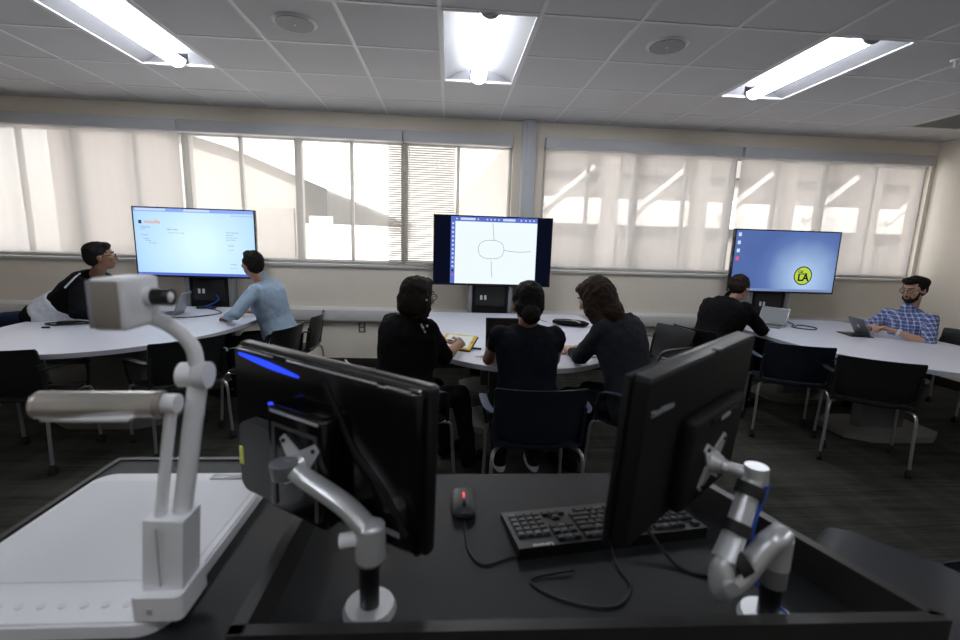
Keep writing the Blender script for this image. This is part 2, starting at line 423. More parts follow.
shade('roller shade just right of the grey column, between centre and right screens', 1.055, 3.33, sy, 'shade_dense')
shade('rightmost roller shade behind the blue desktop screen', 3.36, 5.70, sy, 'shade_dense')
bl = thing('horizontal_blind', 'white horizontal slat blind in the window left of the centre screen', 'blind', (-.33, WY+.03, 2.6))
sl = MB()
for k in range(52):
    z = 1.25+k*.0255
    sl.box((-.70, WY+.018, z), (.05, WY+.042, z+.0012), rot=Matrix.Rotation(R(-38), 3, 'X'))
obj('slats', sl, 'wall_white', bl, True)
obj('head_rail', MB().box((-.70, WY+.012, 2.575), (.05, WY+.048, 2.605), .003), 'wall_white', bl, True)
obj('ladder_cord', MB().cyl((-.46, WY+.013, 1.25), (-.46, WY+.013, 2.58), .0035, seg=6).cyl((-.15, WY+.013, 1.25), (-.15, WY+.013, 2.58), .0035, seg=6), 'wall_white', bl, True)

# ------------------------------------------------------------------ ceiling fittings
def troffer(i, j, lab, lm='lamp'):
    x0, y0 = X0+i*TS, Y0+j*TS; x1, y1 = x0+TS, y0+2*TS; cx = (x0+x1)/2; z = CH
    t = thing('ceiling_light', lab, 'ceiling light', (cx, (y0+y1)/2, CH), 0, 'recessed ceiling lights')
    e = .016
    obj('frame', MB().box((x0+e-.008, y0+e-.008, z-.006), (x0+e+.008, y1-e+.008, z+.01)).box((x1-e-.008, y0+e-.008, z-.006), (x1-e+.008, y1-e+.008, z+.01))
        .box((x0+e, y0+e-.008, z-.006), (x1-e, y0+e+.008, z+.01)).box((x0+e, y1-e-.008, z-.006), (x1-e, y1-e+.008, z+.01)), 'tbar', t, True)
    rf = MB(); N = 8
    for s in (-1, 1):
        pts = []
        for k in range(N+1):
            u = k/N; pts.append((cx+s*(.283-.213*u), z+.09*math.sin(u*PI/2)))
        for (a, za), (b, zb) in zip(pts, pts[1:]): rf.quad((a, y0+e, za), (b, y0+e, zb), (b, y1-e, zb), (a, y1-e, za))
        for yy in (y0+e, y1-e):
            for (a, za), (b, zb) in zip(pts, pts[1:]): rf.quad((a, yy, za), (b, yy, zb), (b, yy, z), (a, yy, z))
    rf.quad((cx-.07, y0+e, z+.09), (cx+.07, y0+e, z+.09), (cx+.07, y1-e, z+.09), (cx-.07, y1-e, z+.09))
    obj('reflector', rf, 'reflector', t, True)
    lp = MB(); pr = [(.062*math.cos(a), .055*math.sin(a)) for a in [PI+PI*k/10 for k in range(11)]]
    lp.sweep([(cx, y0+.045, z+.034), (cx, y1-.045, z+.034)], pr)
    obj('lamp_cover', lp, lm, t, True)
    for yy in (y0+.03, y1-.045):
        ec = MB(); ec.sweep([(cx, yy, z+.034), (cx, yy+.015, z+.034)], [(.068*math.cos(a), .062*math.sin(a)) for a in [PI+PI*k/10 for k in range(11)]])
        obj('end_cap', ec, 'alu', t, True)
troffer(-4, 0, 'bright recessed ceiling light at the left, over the left table')
troffer(0, 0, 'bright recessed ceiling light in the middle, over the centre table')
troffer(4, 0, 'bright recessed ceiling light at the right, over the right table')
for i_, lb in ((-4, 'added fill light nearest the camera on the left, out of the picture'), (4, 'added fill light nearest the camera on the right, out of the picture')): troffer(i_, -6, lb)
troffer(0, -6, 'added weaker fill light right above the camera, out of the picture', 'fill_lamp')  # added fill above the desk, weaker than the other fittings
for x, y, lb in [(-1.01, 3.235, 'round ceiling speaker between the left and middle lights'), (1.44, 3.22, 'round ceiling speaker between the middle and right lights')]:
    t = thing('ceiling_speaker', lb, 'speaker', (x, y, CH), 0, 'round ceiling speakers')
    obj('rim', MB().cyl((x, y, CH-.012), (x, y, CH-.001), .118, .138, 36), 'tbar', t, True)
    obj('grille', MB().cyl((x, y, CH-.016), (x, y, CH-.012), .115, .116, 36), 'speaker_grille', t, True)
    obj('centre_badge', MB().cyl((x, y, CH-.019), (x, y, CH-.016), .008, seg=12), 'tbar', t, True)
x, y = X0+8*TS, Y0+2*TS
t = thing('air_vent', 'square grey air return grille in the ceiling near the right wall', 'vent', (x+.3, y+.3, CH))
obj('frame', MB().box((x+.012, y+.012, CH-.004), (x+TS-.012, y+.05, CH+.01)).box((x+.012, y+TS-.05, CH-.004), (x+TS-.012, y+TS-.012, CH+.01)).box((x+.012, y+.05, CH-.004), (x+.05, y+TS-.05, CH+.01)).box((x+TS-.05, y+.05, CH-.004), (x+TS-.012, y+TS-.05, CH+.01)), 'grille', t, True)
gs = MB().box((x+.03, y+.03, CH+.03), (x+TS-.03, y+TS-.03, CH+.034))
for k in range(20): gs.box((x+.05, y+.055+k*.0255, CH), (x+TS-.05, y+.067+k*.0255, CH+.012), rot=Matrix.Rotation(R(30), 3, 'X'))
obj('louvres', gs, 'grille', t, True)
t = thing('sprinkler_head', 'small pale sprinkler head on the ceiling right of the right light', 'sprinkler', (3.48, 3.16, CH))
obj('escutcheon', MB().cyl((3.48, 3.16, CH-.012), (3.48, 3.16, CH+.001), .028, .035, 20), 'tbar', t, True)
obj('nozzle', MB().cyl((3.48, 3.16, CH-.05), (3.48, 3.16, CH-.012), .008, .010, 12).cyl((3.48, 3.16, CH-.054), (3.48, 3.16, CH-.05), .018, seg=16), 'tbar', t, True)
t = thing('wall_outlet', 'small dark electrical outlet on the wall below the pale duct', 'outlet', (-1.0, WY, .48))
obj('plate', MB().box((-1.045, WY-.008, .42), (-.965, WY-.0005, .545), .003), 'outlet_dark', t, True)
obj('socket', MB().box((-1.025, WY-.011, .435), (-.985, WY-.008, .475), .003).box((-1.025, WY-.011, .49), (-.985, WY-.008, .53), .003), 'outlet', t, True)

# ------------------------------------------------------------------ tables
def table(xc, a, b, near, far, lab, rz=0):
    yc = near+b
    t = thing('conference_table', lab, 'table', (xc, yc, 0), rz, 'rounded white tables, one under each screen')
    pts = []
    for k in range(37):
        th = PI*k/36
        cx_, sx_ = math.cos(th), math.sin(th)
        pts.append((-a*cx_, -b*abs(sx_)**.95))
    pts += [(a, far-yc-.06), (a-.06, far-yc), (-a+.06, far-yc), (-a, far-yc-.06)]
    obj('tabletop', MB().prism(pts, .712, .74), 'table_white', t)
    obj('edge_band', MB().prism([(x*1.0025, y*1.0025) for x, y in pts], .708, .7375), 'table_edge', t)
    for yy in (-.35, .55):
        p = obj('pedestal', MB().box((-.20, yy-.05, .05), (.20, yy+.05, .708), .008), 'pedestal', t)
        obj('foot_plate', MB().prism([(x*.42, yy+y*.26) for x, y in [(-1, -.55), (-.6, -1), (.6, -1), (1, -.55), (1, .55), (.6, 1), (-.6, 1), (-1, .55)]], .003, .05), 'beige_metal', p)
    obj('crossbeam', MB().box((-.03, -.30, .50), (.03, .50, .60), .006), 'pedestal', t)
    return t
table(-2.64, .87, 1.2, 2.87, 4.98, 'white rounded table under the left screen, with an open laptop and a coiled adapter')
table(.55, .90, 1.3, 2.68, 4.93, 'white rounded table in the centre with three women seated around it')
table(3.72, .79, 1.2, 2.62, 4.88, 'white rounded table at right under the blue desktop screen')

# ------------------------------------------------------------------ screens on stands
def tv(xc, y, w, h, zc, lab, rz=0):
    t = thing('display_screen', lab, 'screen', (xc, y, 0), rz)
    obj('housing', MB().box((-w/2, 0, zc-h/2), (w/2, .055, zc+h/2), .005), 'gloss_black', t)
    bz = MB(); e = .012
    bz.box((-w/2, -.004, zc-h/2), (w/2, .002, zc-h/2+.018), .002).box((-w/2, -.004, zc+h/2-e), (w/2, .002, zc+h/2), .002)
    bz.box((-w/2, -.004, zc-h/2), (-w/2+e, .002, zc+h/2), .002).box((w/2-e, -.004, zc-h/2), (w/2, .002, zc+h/2), .002)
    obj('bezel', bz, 'gloss_black', t)
    return t
def stand(xc, y, lab, z1=1.30):
    t = thing('screen_stand', lab, 'screen stand', (xc, y, 0), 0, 'black stands carrying the screens')
    b = obj('tower', MB().box((-.20, .005, 0), (.20, .10, z1), .004), 'matte_black', t)
    for s in (-1, 1):
        obj('side_rail', MB().box((s*.225-.022, -.005, 0), (s*.225+.022, .11, z1), .006), 'silver_dark', t)
    pl = obj('socket_panel', MB().box((-.16, -.006, .80), (.16, .005, 1.02), .003), 'satin_black', t)
    for k in (-.10, -.055): obj('socket', MB().box((k-.013, -.010, .875), (k+.013, -.006, .925), .003).box((k-.006, -.0115, .885), (k+.006, -.010, .895)).box((k-.006, -.0115, .905), (k+.006, -.010, .915)), 'outlet', pl)
    return t
def scr(mb_pts, y, z0=None): pass
def rect(x0, z0, x1, z1, y=-.0045, d=.0005): return MB().box((x0, y-d, z0), (x1, y, z1))
TXT = Matrix.Rotation(PI/2, 4, 'X')
def stext(s, size, m, par, x, z, y=-.006, bold=0, align='LEFT'): return text('screen_text', s, size, m, par, Matrix.Translation((x, y, z)) @ TXT, bold=bold, align=align)
# left : a web page
t = tv(-2.655, 5.0, 1.225, .72, 1.408, 'wide screen at left showing a pale web page with small text')
w2, h2, zc = .6005, .345, 1.411
sc = obj('screen', rect(-w2, zc-h2, w2, zc+h2, -.001), 'scr_page', t)
obj('browser_bar', rect(-w2, zc+h2-.035, w2, zc+h2, -.0018), 'scr_tab', sc)
obj('browser_tab', rect(-w2+.02, zc+h2-.026, -w2+.32, zc+h2-.004, -.0026).box((-.1, -.0035, zc+h2-.026), (.16, -.0028, zc+h2-.004)), 'scr_icon', sc)
obj('task_bar', rect(-w2, zc-h2, w2, zc-h2+.028, -.0018), 'scr_bar', sc)
stext('moodle', .052, 'scr_orange', sc, -.50, 1.60, -.003, .0012)
obj('site_logo', rect(-.555, 1.595, -.525, 1.63, -.003), 'scr_dark', sc)
for x, z, s, q in [(-.54, 1.555, 'Navigation', .022), (-.54, 1.535, 'Home', .016), (-.54, 1.475, 'Courses', .02), (-.52, 1.44, 'Site pages', .014), (-.50, 1.42, 'My profile', .014), (-.47, 1.395, 'My courses', .016), (-.28, 1.535, 'Main menu', .026), (-.27, 1.505, 'There are no items to show', .014),
                   (.31, 1.52, 'Search forums', .022), (.31, 1.495, 'Latest news', .016), (.31, 1.47, 'Upcoming events', .016), (.31, 1.445, 'Recent activity', .016), (.32, 1.385, 'Calendar', .02), (.33, 1.34, 'Mon Tue', .014), (.34, 1.19, 'Messages', .018), (.34, 1.15, 'Online users', .014)]:
    stext(s, q, 'scr_text', sc, x, z, -.0025)
for k in range(7): obj('toolbar_icon', rect(.38+k*.032, zc+h2-.062, .392+k*.032, zc+h2-.05, -.0025), 'scr_line', sc)
stand(-2.58, 5.051, 'black stand with sockets under the left screen')
# centre : a whiteboard
t = tv(.478, 4.985, 1.30, .755, 1.415, 'wide screen in the centre showing a white board with a sketched loop')
zc, h2 = 1.419, .36
sc = obj('screen', rect(-.64, zc-h2, .64, zc+h2, -.001), 'scr_side', t)
x0, x1 = -.463, .478
obj('canvas', rect(x0, zc-h2, x1, zc+h2, -.0018), 'scr_white', sc)
obj('tool_bar', rect(x0, zc+h2-.05, x1, zc+h2, -.0026).box((x0, -.0031, zc-h2), (x0+.048, -.0026, zc+h2)), 'scr_bar', sc)
for xa, xb in ((-.36, -.2), (.10, .235)): obj('text_field', rect(xa, zc+h2-.036, xb, zc+h2-.012, -.0034), 'scr_icon', sc)
for k in range(13):
    z = zc+h2-.085-k*.046
    obj('tool_icon', rect(x0+.014, z, x0+.034, z+.02, -.0034), 'scr_black' if k == 11 else 'scr_pink' if k == 12 else 'scr_icon', sc)
for k, xx in enumerate([-.4, -.17, -.07, -.03, .01, .055, .30, .35, .395, .44]): obj('tool_icon', rect(xx-.008, zc+h2-.032, xx+.008, zc+h2-.017, -.0034), 'scr_icon', sc)
lp = [(-.02+.14*math.copysign(abs(math.cos(a))**.75, math.cos(a)), -.003, 1.435+.10*math.copysign(abs(math.sin(a))**.8, math.sin(a))) for a in [R(80+k*12) for k in range(31)]]
obj('drawn_loop', MB().tube(lp, .0026, 6, up=(0, 1, 0)), 'scr_line', sc)
obj('drawn_line', MB().tube([(-.01, -.003, 1.72), (.0, -.003, 1.62), (.01, -.003, 1.53)], .0028, 6, up=(0, 1, 0)), 'scr_line', sc)
obj('drawn_line', MB().tube([(-.015, -.003, 1.31), (-.01, -.003, 1.22), (0, -.003, 1.13)], .0028, 6, up=(0, 1, 0)), 'scr_line', sc)
obj('drawn_line', MB().tube([(.12, -.003, 1.43), (.2, -.003, 1.42), (.3, -.003, 1.415), (.42, -.003, 1.425)], .0028, 6, up=(0, 1, 0)), 'scr_line', sc)
stand(.47, 5.036, 'black stand with sockets under the centre screen')
# right : blue desktop with round badge
t = tv(3.852, 4.98, 1.245, .715, 1.395, 'wide screen at right showing a blue desktop with a round yellow badge', R(-1.5))
zc, h2, w2 = 1.398, .342, .61
sc = obj('screen', rect(-w2, zc-h2, w2, zc+h2, -.001), 'scr_desktop', t)
obj('task_bar', rect(-w2, zc-h2, w2, zc-h2+.028, -.0018), 'scr_text', sc)
bx, bz_ = .235, 1.243
Bm = Matrix.Translation((bx, -.002, bz_)) @ TXT
cp = lambda r: [(r*math.cos(2*PI*k/48), r*math.sin(2*PI*k/48)) for k in range(48)]
bd = obj('badge', MB().prism_m(cp(.108), 0, .0006, Bm), 'scr_black', sc)
obj('badge_disc', MB().prism_m(cp(.096), .0006, .0012, Bm), 'scr_yellow', sc)
stext('LA', .115, 'scr_black', sc, bx-.062, bz_-.058, -.0042, .004)
stext('Cal', .045, 'scr_black', sc, bx-.065, bz_+.035, -.0042, .0008)
stext('STATE', .03, 'scr_black', sc, bx-.035, bz_+.022-.012, -.0042, .001)
for k, (mm, zz) in enumerate([('scr_icon', 1.69), ('scr_icon', 1.60), ('scr_icon', 1.51), ('scr_pink', 1.42)]): obj('desktop_icon', rect(-.585, zz-.02, -.55, zz+.02, -.002), mm, sc)
stand(3.76, 5.038, 'black stand with sockets under the right screen')

# ------------------------------------------------------------------ chairs
def chair(name_lab, plastic='chair_plastic', pad='chair_plastic'):
    t = thing('stacking_chair', name_lab, 'chair')
    s = MB(); N = 9
    prof = [(-.21, .485), (-.17, .462), (-.08, .452), (.05, .450), (.15, .455), (.205, .448), (.225, .430)]
    tops, bots = [], []
    for y, z in prof:
        ra, rb = [], []
        for k in range(N):
            u = -1+2*k/(N-1); hw = .225-.015*(y > .15)
            ra.append(s.bm.verts.new((u*hw, y-.02*u*u*(y > .1), z+.012*u*u))); rb.append(s.bm.verts.new((u*hw, y-.02*u*u*(y > .1), z+.012*u*u-.014)))
        tops.append(ra); bots.append(rb)
    def skin(A, B):
        n, k = len(A), len(A[0])
        for i in range(n-1):
            for j in range(k-1):
                s.bm.faces.new((A[i][j], A[i][j+1], A[i+1][j+1], A[i+1][j])); s.bm.faces.new((B[i][j], B[i+1][j], B[i+1][j+1], B[i][j+1]))
        for i in range(n-1):
            for j in (0, k-1): s.bm.faces.new((A[i][j], A[i+1][j], B[i+1][j], B[i][j]))
        for i in (0, n-1):
            for j in range(k-1): s.bm.faces.new((A[i][j], A[i][j+1], B[i][j+1], B[i][j]))
    skin(tops, bots); obj('seat', s, plastic, t)
    s = MB(); fr, bk = [], []
    for i, (z, y, hw) in enumerate([(.50, -.205, .20), (.56, -.225, .222), (.64, -.238, .232), (.72, -.252, .236), (.785, -.268, .238), (.80, -.275, .232)]):
        a, b = [], []
        for k in range(N):
            u = -1+2*k/(N-1); dy = .045*u*u
            a.append(s.bm.verts.new((u*hw, y+dy, z))); b.append(s.bm.verts.new((u*hw, y+dy-.012, z)))
        fr.append(a); bk.append(b)
    skin(fr, bk); obj('backrest', s, plastic, t)
    for q in (-1, 1):
        obj('back_support', MB().sweep([(q*.222, -.13, .455), (q*.228, -.185, .50), (q*.23, -.20, .60), (q*.228, -.215, .70)], [(-.008, -.02), (.008, -.02), (.008, .02), (-.008, .02)], up=(0, 1, 0)), plastic, t)
        obj('armrest', MB().sweep(spline([(q*.235, -.21, .665), (q*.262, -.16, .672), (q*.272, -.02, .668), (q*.268, .10, .655), (q*.255, .135, .62)], 4), [(-.02, -.005), (.02, -.005), (.022, .003), (-.022, .003)]), pad, t)
        obj('arm_post', MB().tube(spline([(q*.262, .12, .64), (q*.255, .15, .56), (q*.235, .16, .455)], 4), .010, 8), plastic, t)
        for fx, fy in ((.235, .21), (.24, -.225)):
            lg = obj('leg', MB().tube(spline([(q*.19, fy*.55, .443), (q*.225, fy*.82, .44), (q*(fx-.002), fy*.95, .40), (q*fx, fy, .26), (q*(fx+.006), fy*1.06, .062)], 5), .0105, 8, up=(0, 1, 0)), 'chrome', t)
            x, y = q*(fx+.006), fy*1.06
            obj('caster', MB().cyl((x-.016, y, .026), (x-.003, y, .026), .026, seg=18).cyl((x+.003, y, .026), (x+.016, y, .026), .026, seg=18).box((x-.012, y-.016, .03), (x+.012, y+.016, .066), .005), 'rubber', lg)
    return t
CH0 = {}
def put_chair(x, y, deg, lab, group=None, col='black'):
    if col not in CH0:
        o = chair(lab, *( ('chair_plastic', 'chair_plastic') if col == 'black' else ('navy_plastic', 'blue_pad'))); CH0[col] = o
    else: o = copy_tree(CH0[col])
    o.matrix_basis = Matrix.Translation((x, y, 0)) @ Matrix.Rotation(R(deg-90), 4, 'Z')
    o['label'] = lab; o['group'] = 'black stacking chairs with silver legs'
    return o
put_chair(.475, 2.36, 90, 'navy chair of the woman with the bun, its back towards the desk', col='navy')
put_chair(-.27, 2.62, 42, 'navy chair under the woman holding the yellow tablet', col='navy')
put_chair(1.20, 2.60, 130, 'navy chair under the long-haired woman in the grey sweater', col='navy')
put_chair(1.85, 3.86, 195, 'empty black chair standing between the centre table and the wall duct')
put_chair(2.46, 3.98, 20, 'black chair the man in the black shirt sits on')
put_chair(2.83, 3.46, 66, 'dark navy chair at the left of the right table, behind the right monitor', col='navy')
put_chair(3.10, 3.00, 55, 'empty black chair with its back to us at the near edge of the right table')
put_chair(4.22, 2.80, 118, 'black chair cut off by the right picture edge, near side of the right table')
put_chair(4.93, 4.60, 205, 'black chair behind the standing tablet, on the far side of the right table')
put_chair(4.86, 3.92, 190, 'black chair the man in the plaid shirt sits on')
put_chair(-2.69, 2.99, 95, 'black chair pushed into the left table at the left picture edge')
put_chair(-1.93, 3.27, 140, 'black chair behind the document camera neck, pushed into the left table')
put_chair(-1.50, 3.70, 170, 'black chair beside the left table, in front of the man in light blue')
put_chair(-1.46, 4.30, 183, 'dark chair the man in the light blue shirt sits on')
put_chair(-3.92, 4.12, 20, 'dark chair of the leaning man at the far left side of the left table')
fc = put_chair(1.46, 1.21, 132, 'armless dark chair in the right foreground, just beyond the desk panel', col='navy')

for c_ in list(fc.children):
    if c_.name.split('.')[0] in ('armrest', 'arm_post'): bpy.data.objects.remove(c_)

# ------------------------------------------------------------------ people
def ik(a, b, l1, l2, pole):
    a, b, pole = V(a), V(b), V(pole); d = b-a; L = d.length
    if L > (l1+l2)*.995: b = a+d.normalized()*(l1+l2)*.995; d = b-a; L = d.length
    n = d.normalized(); c = (l1*l1-l2*l2+L*L)/(2*L); h = math.sqrt(max(l1*l1-c*c, 0))
    p = pole-a; p = p-n*p.dot(n); p.normalize()
    return a+n*c+p*h, b
def hand(mb, w, d, n, side, curl=.5, spread=1, thumb=.6):
    """w wrist, d pointing dir, n palm normal (towards palm), side +1 thumb to the cross side"""
    d = V(d).normalized(); n = V(n); n = (n-d*n.dot(d)).normalized(); s = d.cross(n)*side
    w = V(w)
    # palm
    rr = [(w, .021, .017), (w+d*.025, .030, .017), (w+d*.055, .040, .016), (w+d*.085, .041, .013), (w+d*.095, .036, .010)]
    mb.rings([(c, s, n, a, b) for c, a, b in rr])
    lens = [(.044, .026, .020), (.048, .029, .021), (.045, .027, .020), (.036, .021, .018)]
    for k, (l1, l2, l3) in enumerate(lens):
        off = .030-.020*k
        p = w+d*(.088-(.006 if k in (0, 3) else 0)-(.006 if k == 3 else 0))+s*off
        ang = curl*.7; dd = (d+s*(1.5-k)*.07*spread).normalized()
        r = .0088-.0006*(k == 3)
        for j, l in enumerate((l1, l2, l3)):
            v = dd*math.cos(ang)+n*math.sin(ang); q = p+v*l; mb.cap(p, q, r, r*.92, 10); p = q; r *= .92; ang += curl*(1.0 if j == 0 else .7)
    p = w+d*.028+s*.026; v1 = (d*.62+s*.62+n*.3).normalized(); q = p+v1*.042; mb.cap(p, q, .013, .010, 10)
    v2 = (d*.85+s*.15+n*thumb).normalized(); q2 = q+v2*.032; mb.cap(q, q2, .010, .009, 10); v3 = (d*.9-s*.1+n*thumb*1.2).normalized(); mb.cap(q2, q2+v3*.024, .009, .0078, 10)
def person(lab, x, y, deg, hipz=.56, lean=10, side=0, head=None, hyaw=None, hpitch=0, hroll=0, hands=(None, None), poles=(None, None), curls=(.5, .5),
           skin='skin_tan', top='cloth_black', bottom='trousers', sleeve=(1, 1), long_sleeve=True, female=False, hair=None, hairm='hair_black',
           glasses=False, beard=False, knees=None, feet=None, neckline=.0, sc=1, shoes='cloth_black', handdir=(None, None), twist=0, legdeg=None, topname='shirt', build=1.0, sole=None, tl=None):
    t = thing('person', lab, 'person', (x, y, 0))
    a = R(deg); F = V((math.cos(a), math.sin(a), 0)); Lf = V((-math.sin(a), math.cos(a), 0)); Z = V((0, 0, 1))
    at = R(deg+twist); Ft = V((math.cos(at), math.sin(at), 0)); Lt = V((-math.sin(at), math.cos(at), 0))
    P = V((x, y, hipz))
    U = (Z+Ft*math.tan(R(lean))+Lt*math.tan(R(side))).normalized()
    Ls = (Lt-U*Lt.dot(U)).normalized(); Fs = Ls.cross(U).normalized()
    TL = tl or (.47 if female else .50)*sc; sh = (.152 if female else .178)*sc
    NK = P+U*TL
    up2 = (U+Z*.6).normalized()
    HC = V(head) if head else NK+up2*.17+Fs*.02
    ya = R(hyaw if hyaw is not None else deg)
    hf = V((math.cos(ya)*math.cos(R(hpitch)), math.sin(ya)*math.cos(R(hpitch)), math.sin(R(hpitch))))
    hl = Z.cross(hf).normalized(); hu = hf.cross(hl).normalized()
    if hroll:
        q = Matrix.Rotation(R(hroll), 3, hf); hl = q @ hl; hu = q @ hu
    H = lambda l, f, u: HC+hl*l*sc+hf*f*sc+hu*u*sc
    Rh = Matrix((hl, hf, hu)).transposed()
    # ---- limbs
    bb = 1+(build-1)*.4
    S_ = [NK-U*.068+Ls*q*sh for q in (1, -1)]       # left, right
    EL, WR = [], []
    for k, q in enumerate((1, -1)):
        tgt = hands[k] or tuple(P+F*.38+Lf*q*.12+Z*.2)
        pole = poles[k] or tuple(S_[k]+Ls*q*.5-Z*.6)
        e, w_ = ik(S_[k], tgt, .275*sc, .245*sc, pole); EL.append(e); WR.append(w_)
    la = R(legdeg if legdeg is not None else deg); FL = V((math.cos(la), math.sin(la), 0)); LL = V((-math.sin(la), math.cos(la), 0))
    HP = [P-Z*.03+LL*q*.085 for q in (1, -1)]
    KN = [V(knees[k]) if knees else HP[k]+FL*.41+LL*q*.03-Z*.03 for k, q in enumerate((1, -1))]
    AK = [V(feet[k]) if feet else V((KN[k].x, KN[k].y, .09))+FL*(.04 if k else -.04) for k in (0, 1)]
    def torso(mb, g):
        b = build
        R_ = [(0-.10, .150, .115), (-.03, .168, .125), (.06, .155, .12), (.17, .135, .108), (.29, .150 if female else .160, .118), (.38, .160 if female else .174, .112), (.43, .142 if female else .158, .092), (.462, .10, .07), (.485, .07, .06)]
        if female: R_[0] = (-.10, .155, .12); R_[1] = (-.03, .178, .13); R_[2] = (.06, .16, .122)
        mb.rings([(P+U*z*(TL/.485)+Fs*(-.012+.02*math.sin(max(z, 0)/.5*PI)), Ls, Fs, (w_*b+g)*sc, (d*b+g)*sc) for z, w_, d in R_])
    # ---- body : one continuous surface
    B = MB(); torso(B, -.02)
    B.cap(NK-U*.04, H(0, -.015, -.075), .056*sc, .050*sc)
    B.sph(H(0, -.012, .032), (.076*sc, .097*sc, .088*sc), 24, Rh); B.sph(H(0, .028, -.03), (.060*sc, .066*sc, .075*sc), 20, Rh)
    B.sph(H(0, .052, -.075), (.034*sc, .036*sc, .028*sc), 14, Rh)
    B.cap(H(0, .090, .018), H(0, .108, -.022), .008*sc, .0125*sc, 10); B.sph(H(.011, .098, -.026), .008*sc, 8); B.sph(H(-.011, .098, -.026), .008*sc, 8)
    B.cap(H(-.03, .082, .038), H(.03, .082, .038), .010*sc, seg=10)
    B.cap(H(-.017, .086, -.052), H(.017, .086, -.052), .0075*sc, seg=10); B.cap(H(-.013, .084, -.062), H(.013, .084, -.062), .0085*sc, seg=10)
    for q in (1, -1):
        B.sph(H(q*.042, .066, -.012), (.024*sc, .024*sc, .022*sc), 12, Rh)
        B.sph(H(q*.078, -.008, -.002), (.009*sc, .019*sc, .030*sc), 12, Rh @ Matrix.Rotation(R(-12), 3, 'X')); B.sph(H(q*.076, -.002, -.024), (.008*sc, .010*sc, .011*sc), 8, Rh)
    for k, q in enumerate((1, -1)):
        B.cap(NK-U*.075, S_[k], .050*sc, .042*sc); B.cap(S_[k], EL[k], .046*sc*bb, .037*sc); m_ = EL[k].lerp(WR[k], .35)
        B.cap(EL[k], m_, .037*sc, .038*sc); B.cap(m_, WR[k], .038*sc, .025*sc)
        hd = handdir[k]
        d = V(hd[0]) if hd else (WR[k]-EL[k]); n = V(hd[1]) if hd else V((0, 0, -1))
        hand(B, WR[k]+d.normalized()*.004, d, n, -q, curls[k])
        B.cap(HP[k], KN[k], .075*sc, .052*sc); m_ = KN[k].lerp(AK[k], .3); B.cap(KN[k], m_, .052*sc, .052*sc); B.cap(m_, AK[k], .052*sc, .034*sc)
        B.cap(AK[k]-Z*.035, AK[k]-Z*.045+FL*.13, .036*sc, .028*sc)
    blob('body', B, skin, t, .0062, 4)
    # ---- clothes
    G = MB(); torso(G, .008)
    for k, q in enumerate((1, -1)):
        G.cap(NK-U*.062-Ls*q*.01, S_[k]-U*.004, .056*sc, .054*sc*bb)
        s_ = sleeve[k]
        if s_ <= 1: G.cap(S_[k], S_[k].lerp(EL[k], s_), (.057 if s_ < .5 else .058)*bb*sc, (.056-.008*s_)*bb*sc)
        else:
            G.cap(S_[k], EL[k], .059*sc*bb, .049*sc*bb); e2 = EL[k].lerp(WR[k], (s_-1)*.93); G.cap(EL[k], e2, .048*sc, (.046-.012*(s_-1))*sc)
    if topname != 'top': G.cap(NK-U*.02, NK+(HC-NK).normalized()*.035, .064*sc, .060*sc)
    blob(topname, G, top, t, .0085, 5, .007, 16)
    G = MB()
    G.rings([(P-U*.11*sc+Fs*0, Ls, Fs, .15*sc, .12*sc), (P-U*.03*sc, Ls, Fs, .182*sc, .138*sc), (P+U*.07*sc, Ls, Fs, .166*sc, .13*sc)])
    for k in (0, 1):
        G.cap(HP[k], KN[k], .092*sc, .068*sc); G.cap(KN[k], KN[k].lerp(AK[k], .93), .067*sc, .052*sc)
    blob('trousers', G, bottom, t, .012, 5, .006, 12)
    for k in (0, 1):
        G = MB(); A = AK[k]
        G.cap(A-Z*.01, A-Z*.045, .045, .043).cap(A-Z*.045-FL*.03, A-Z*.048+FL*.15, .040, .036)
        so = blob('shoe', G, shoes, t, .009, 4)
        if sole:
            pts = []; c = A+FL*.055
            o2 = []
            for j in range(24):
                th = 2*PI*j/24; p = c+FL*.145*math.cos(th)+LL*.046*math.sin(th); o2.append((p.x, p.y))
            obj('sole', MB().prism(o2, .002, .030), sole, so, True)
    # ---- face parts
    for q in (1, -1):
        e = obj('eye', MB().sph(H(q*.031, .081, .012), .0115*sc, 12), 'eye', t, True)
        obj('iris', MB().sph(H(q*.031, .0885, .012), .0055*sc, 10), 'iris', e, True)
        obj('eyebrow', MB().tube([H(q*.014, .093, .034), H(q*.032, .092, .040), H(q*.05, .078, .036)], .0035*sc, 6), hairm, t, True)
    obj('lips', MB().tube([H(-.022, .082, -.057), H(-.01, .0925, -.0555), H(0, .0935, -.057), H(.01, .0925, -.0555), H(.022, .082, -.057)], .0042*sc, 6), 'lips', t, True)
    # ---- hair
    G = MB()
    for c, r in hair: G.sph(H(*c), tuple(v*sc for v in r), 20, Rh)
    blob('hair', G, hairm, t, .007, 3, .006, 38)
    if beard:
        G = MB(); G.sph(H(0, .052, -.085), (.046, .044, .034), 14, Rh); G.sph(H(0, .060, -.066), (.034, .033, .024), 14, Rh)
        for q in (1, -1): G.cap(H(q*.056, .02, -.02), H(q*.046, .052, -.075), .014, .018); G.cap(H(q*.005, .092, -.042), H(q*.026, .082, -.052), .0062, .0062)
        blob('beard', G, hairm, t, .006, 3, .003, 50)
    if glasses:
        g = MB()
        for q in (1, -1):
            ring = [H(q*.033+.022*math.cos(u), .103, .010+.016*math.sin(u)) for u in [2*PI*j/20 for j in range(21)]]
            g.tube(ring, .003, 6, up=tuple(hf)); g.tube([H(q*.055, .102, .014), H(q*.078, .06, .014), H(q*.082, -.005, .010)], .0022, 6)
        g.tube([H(-.011, .104, .014), H(.011, .104, .014)], .002, 6)
        obj('glasses', g, 'gloss_black', t, True)
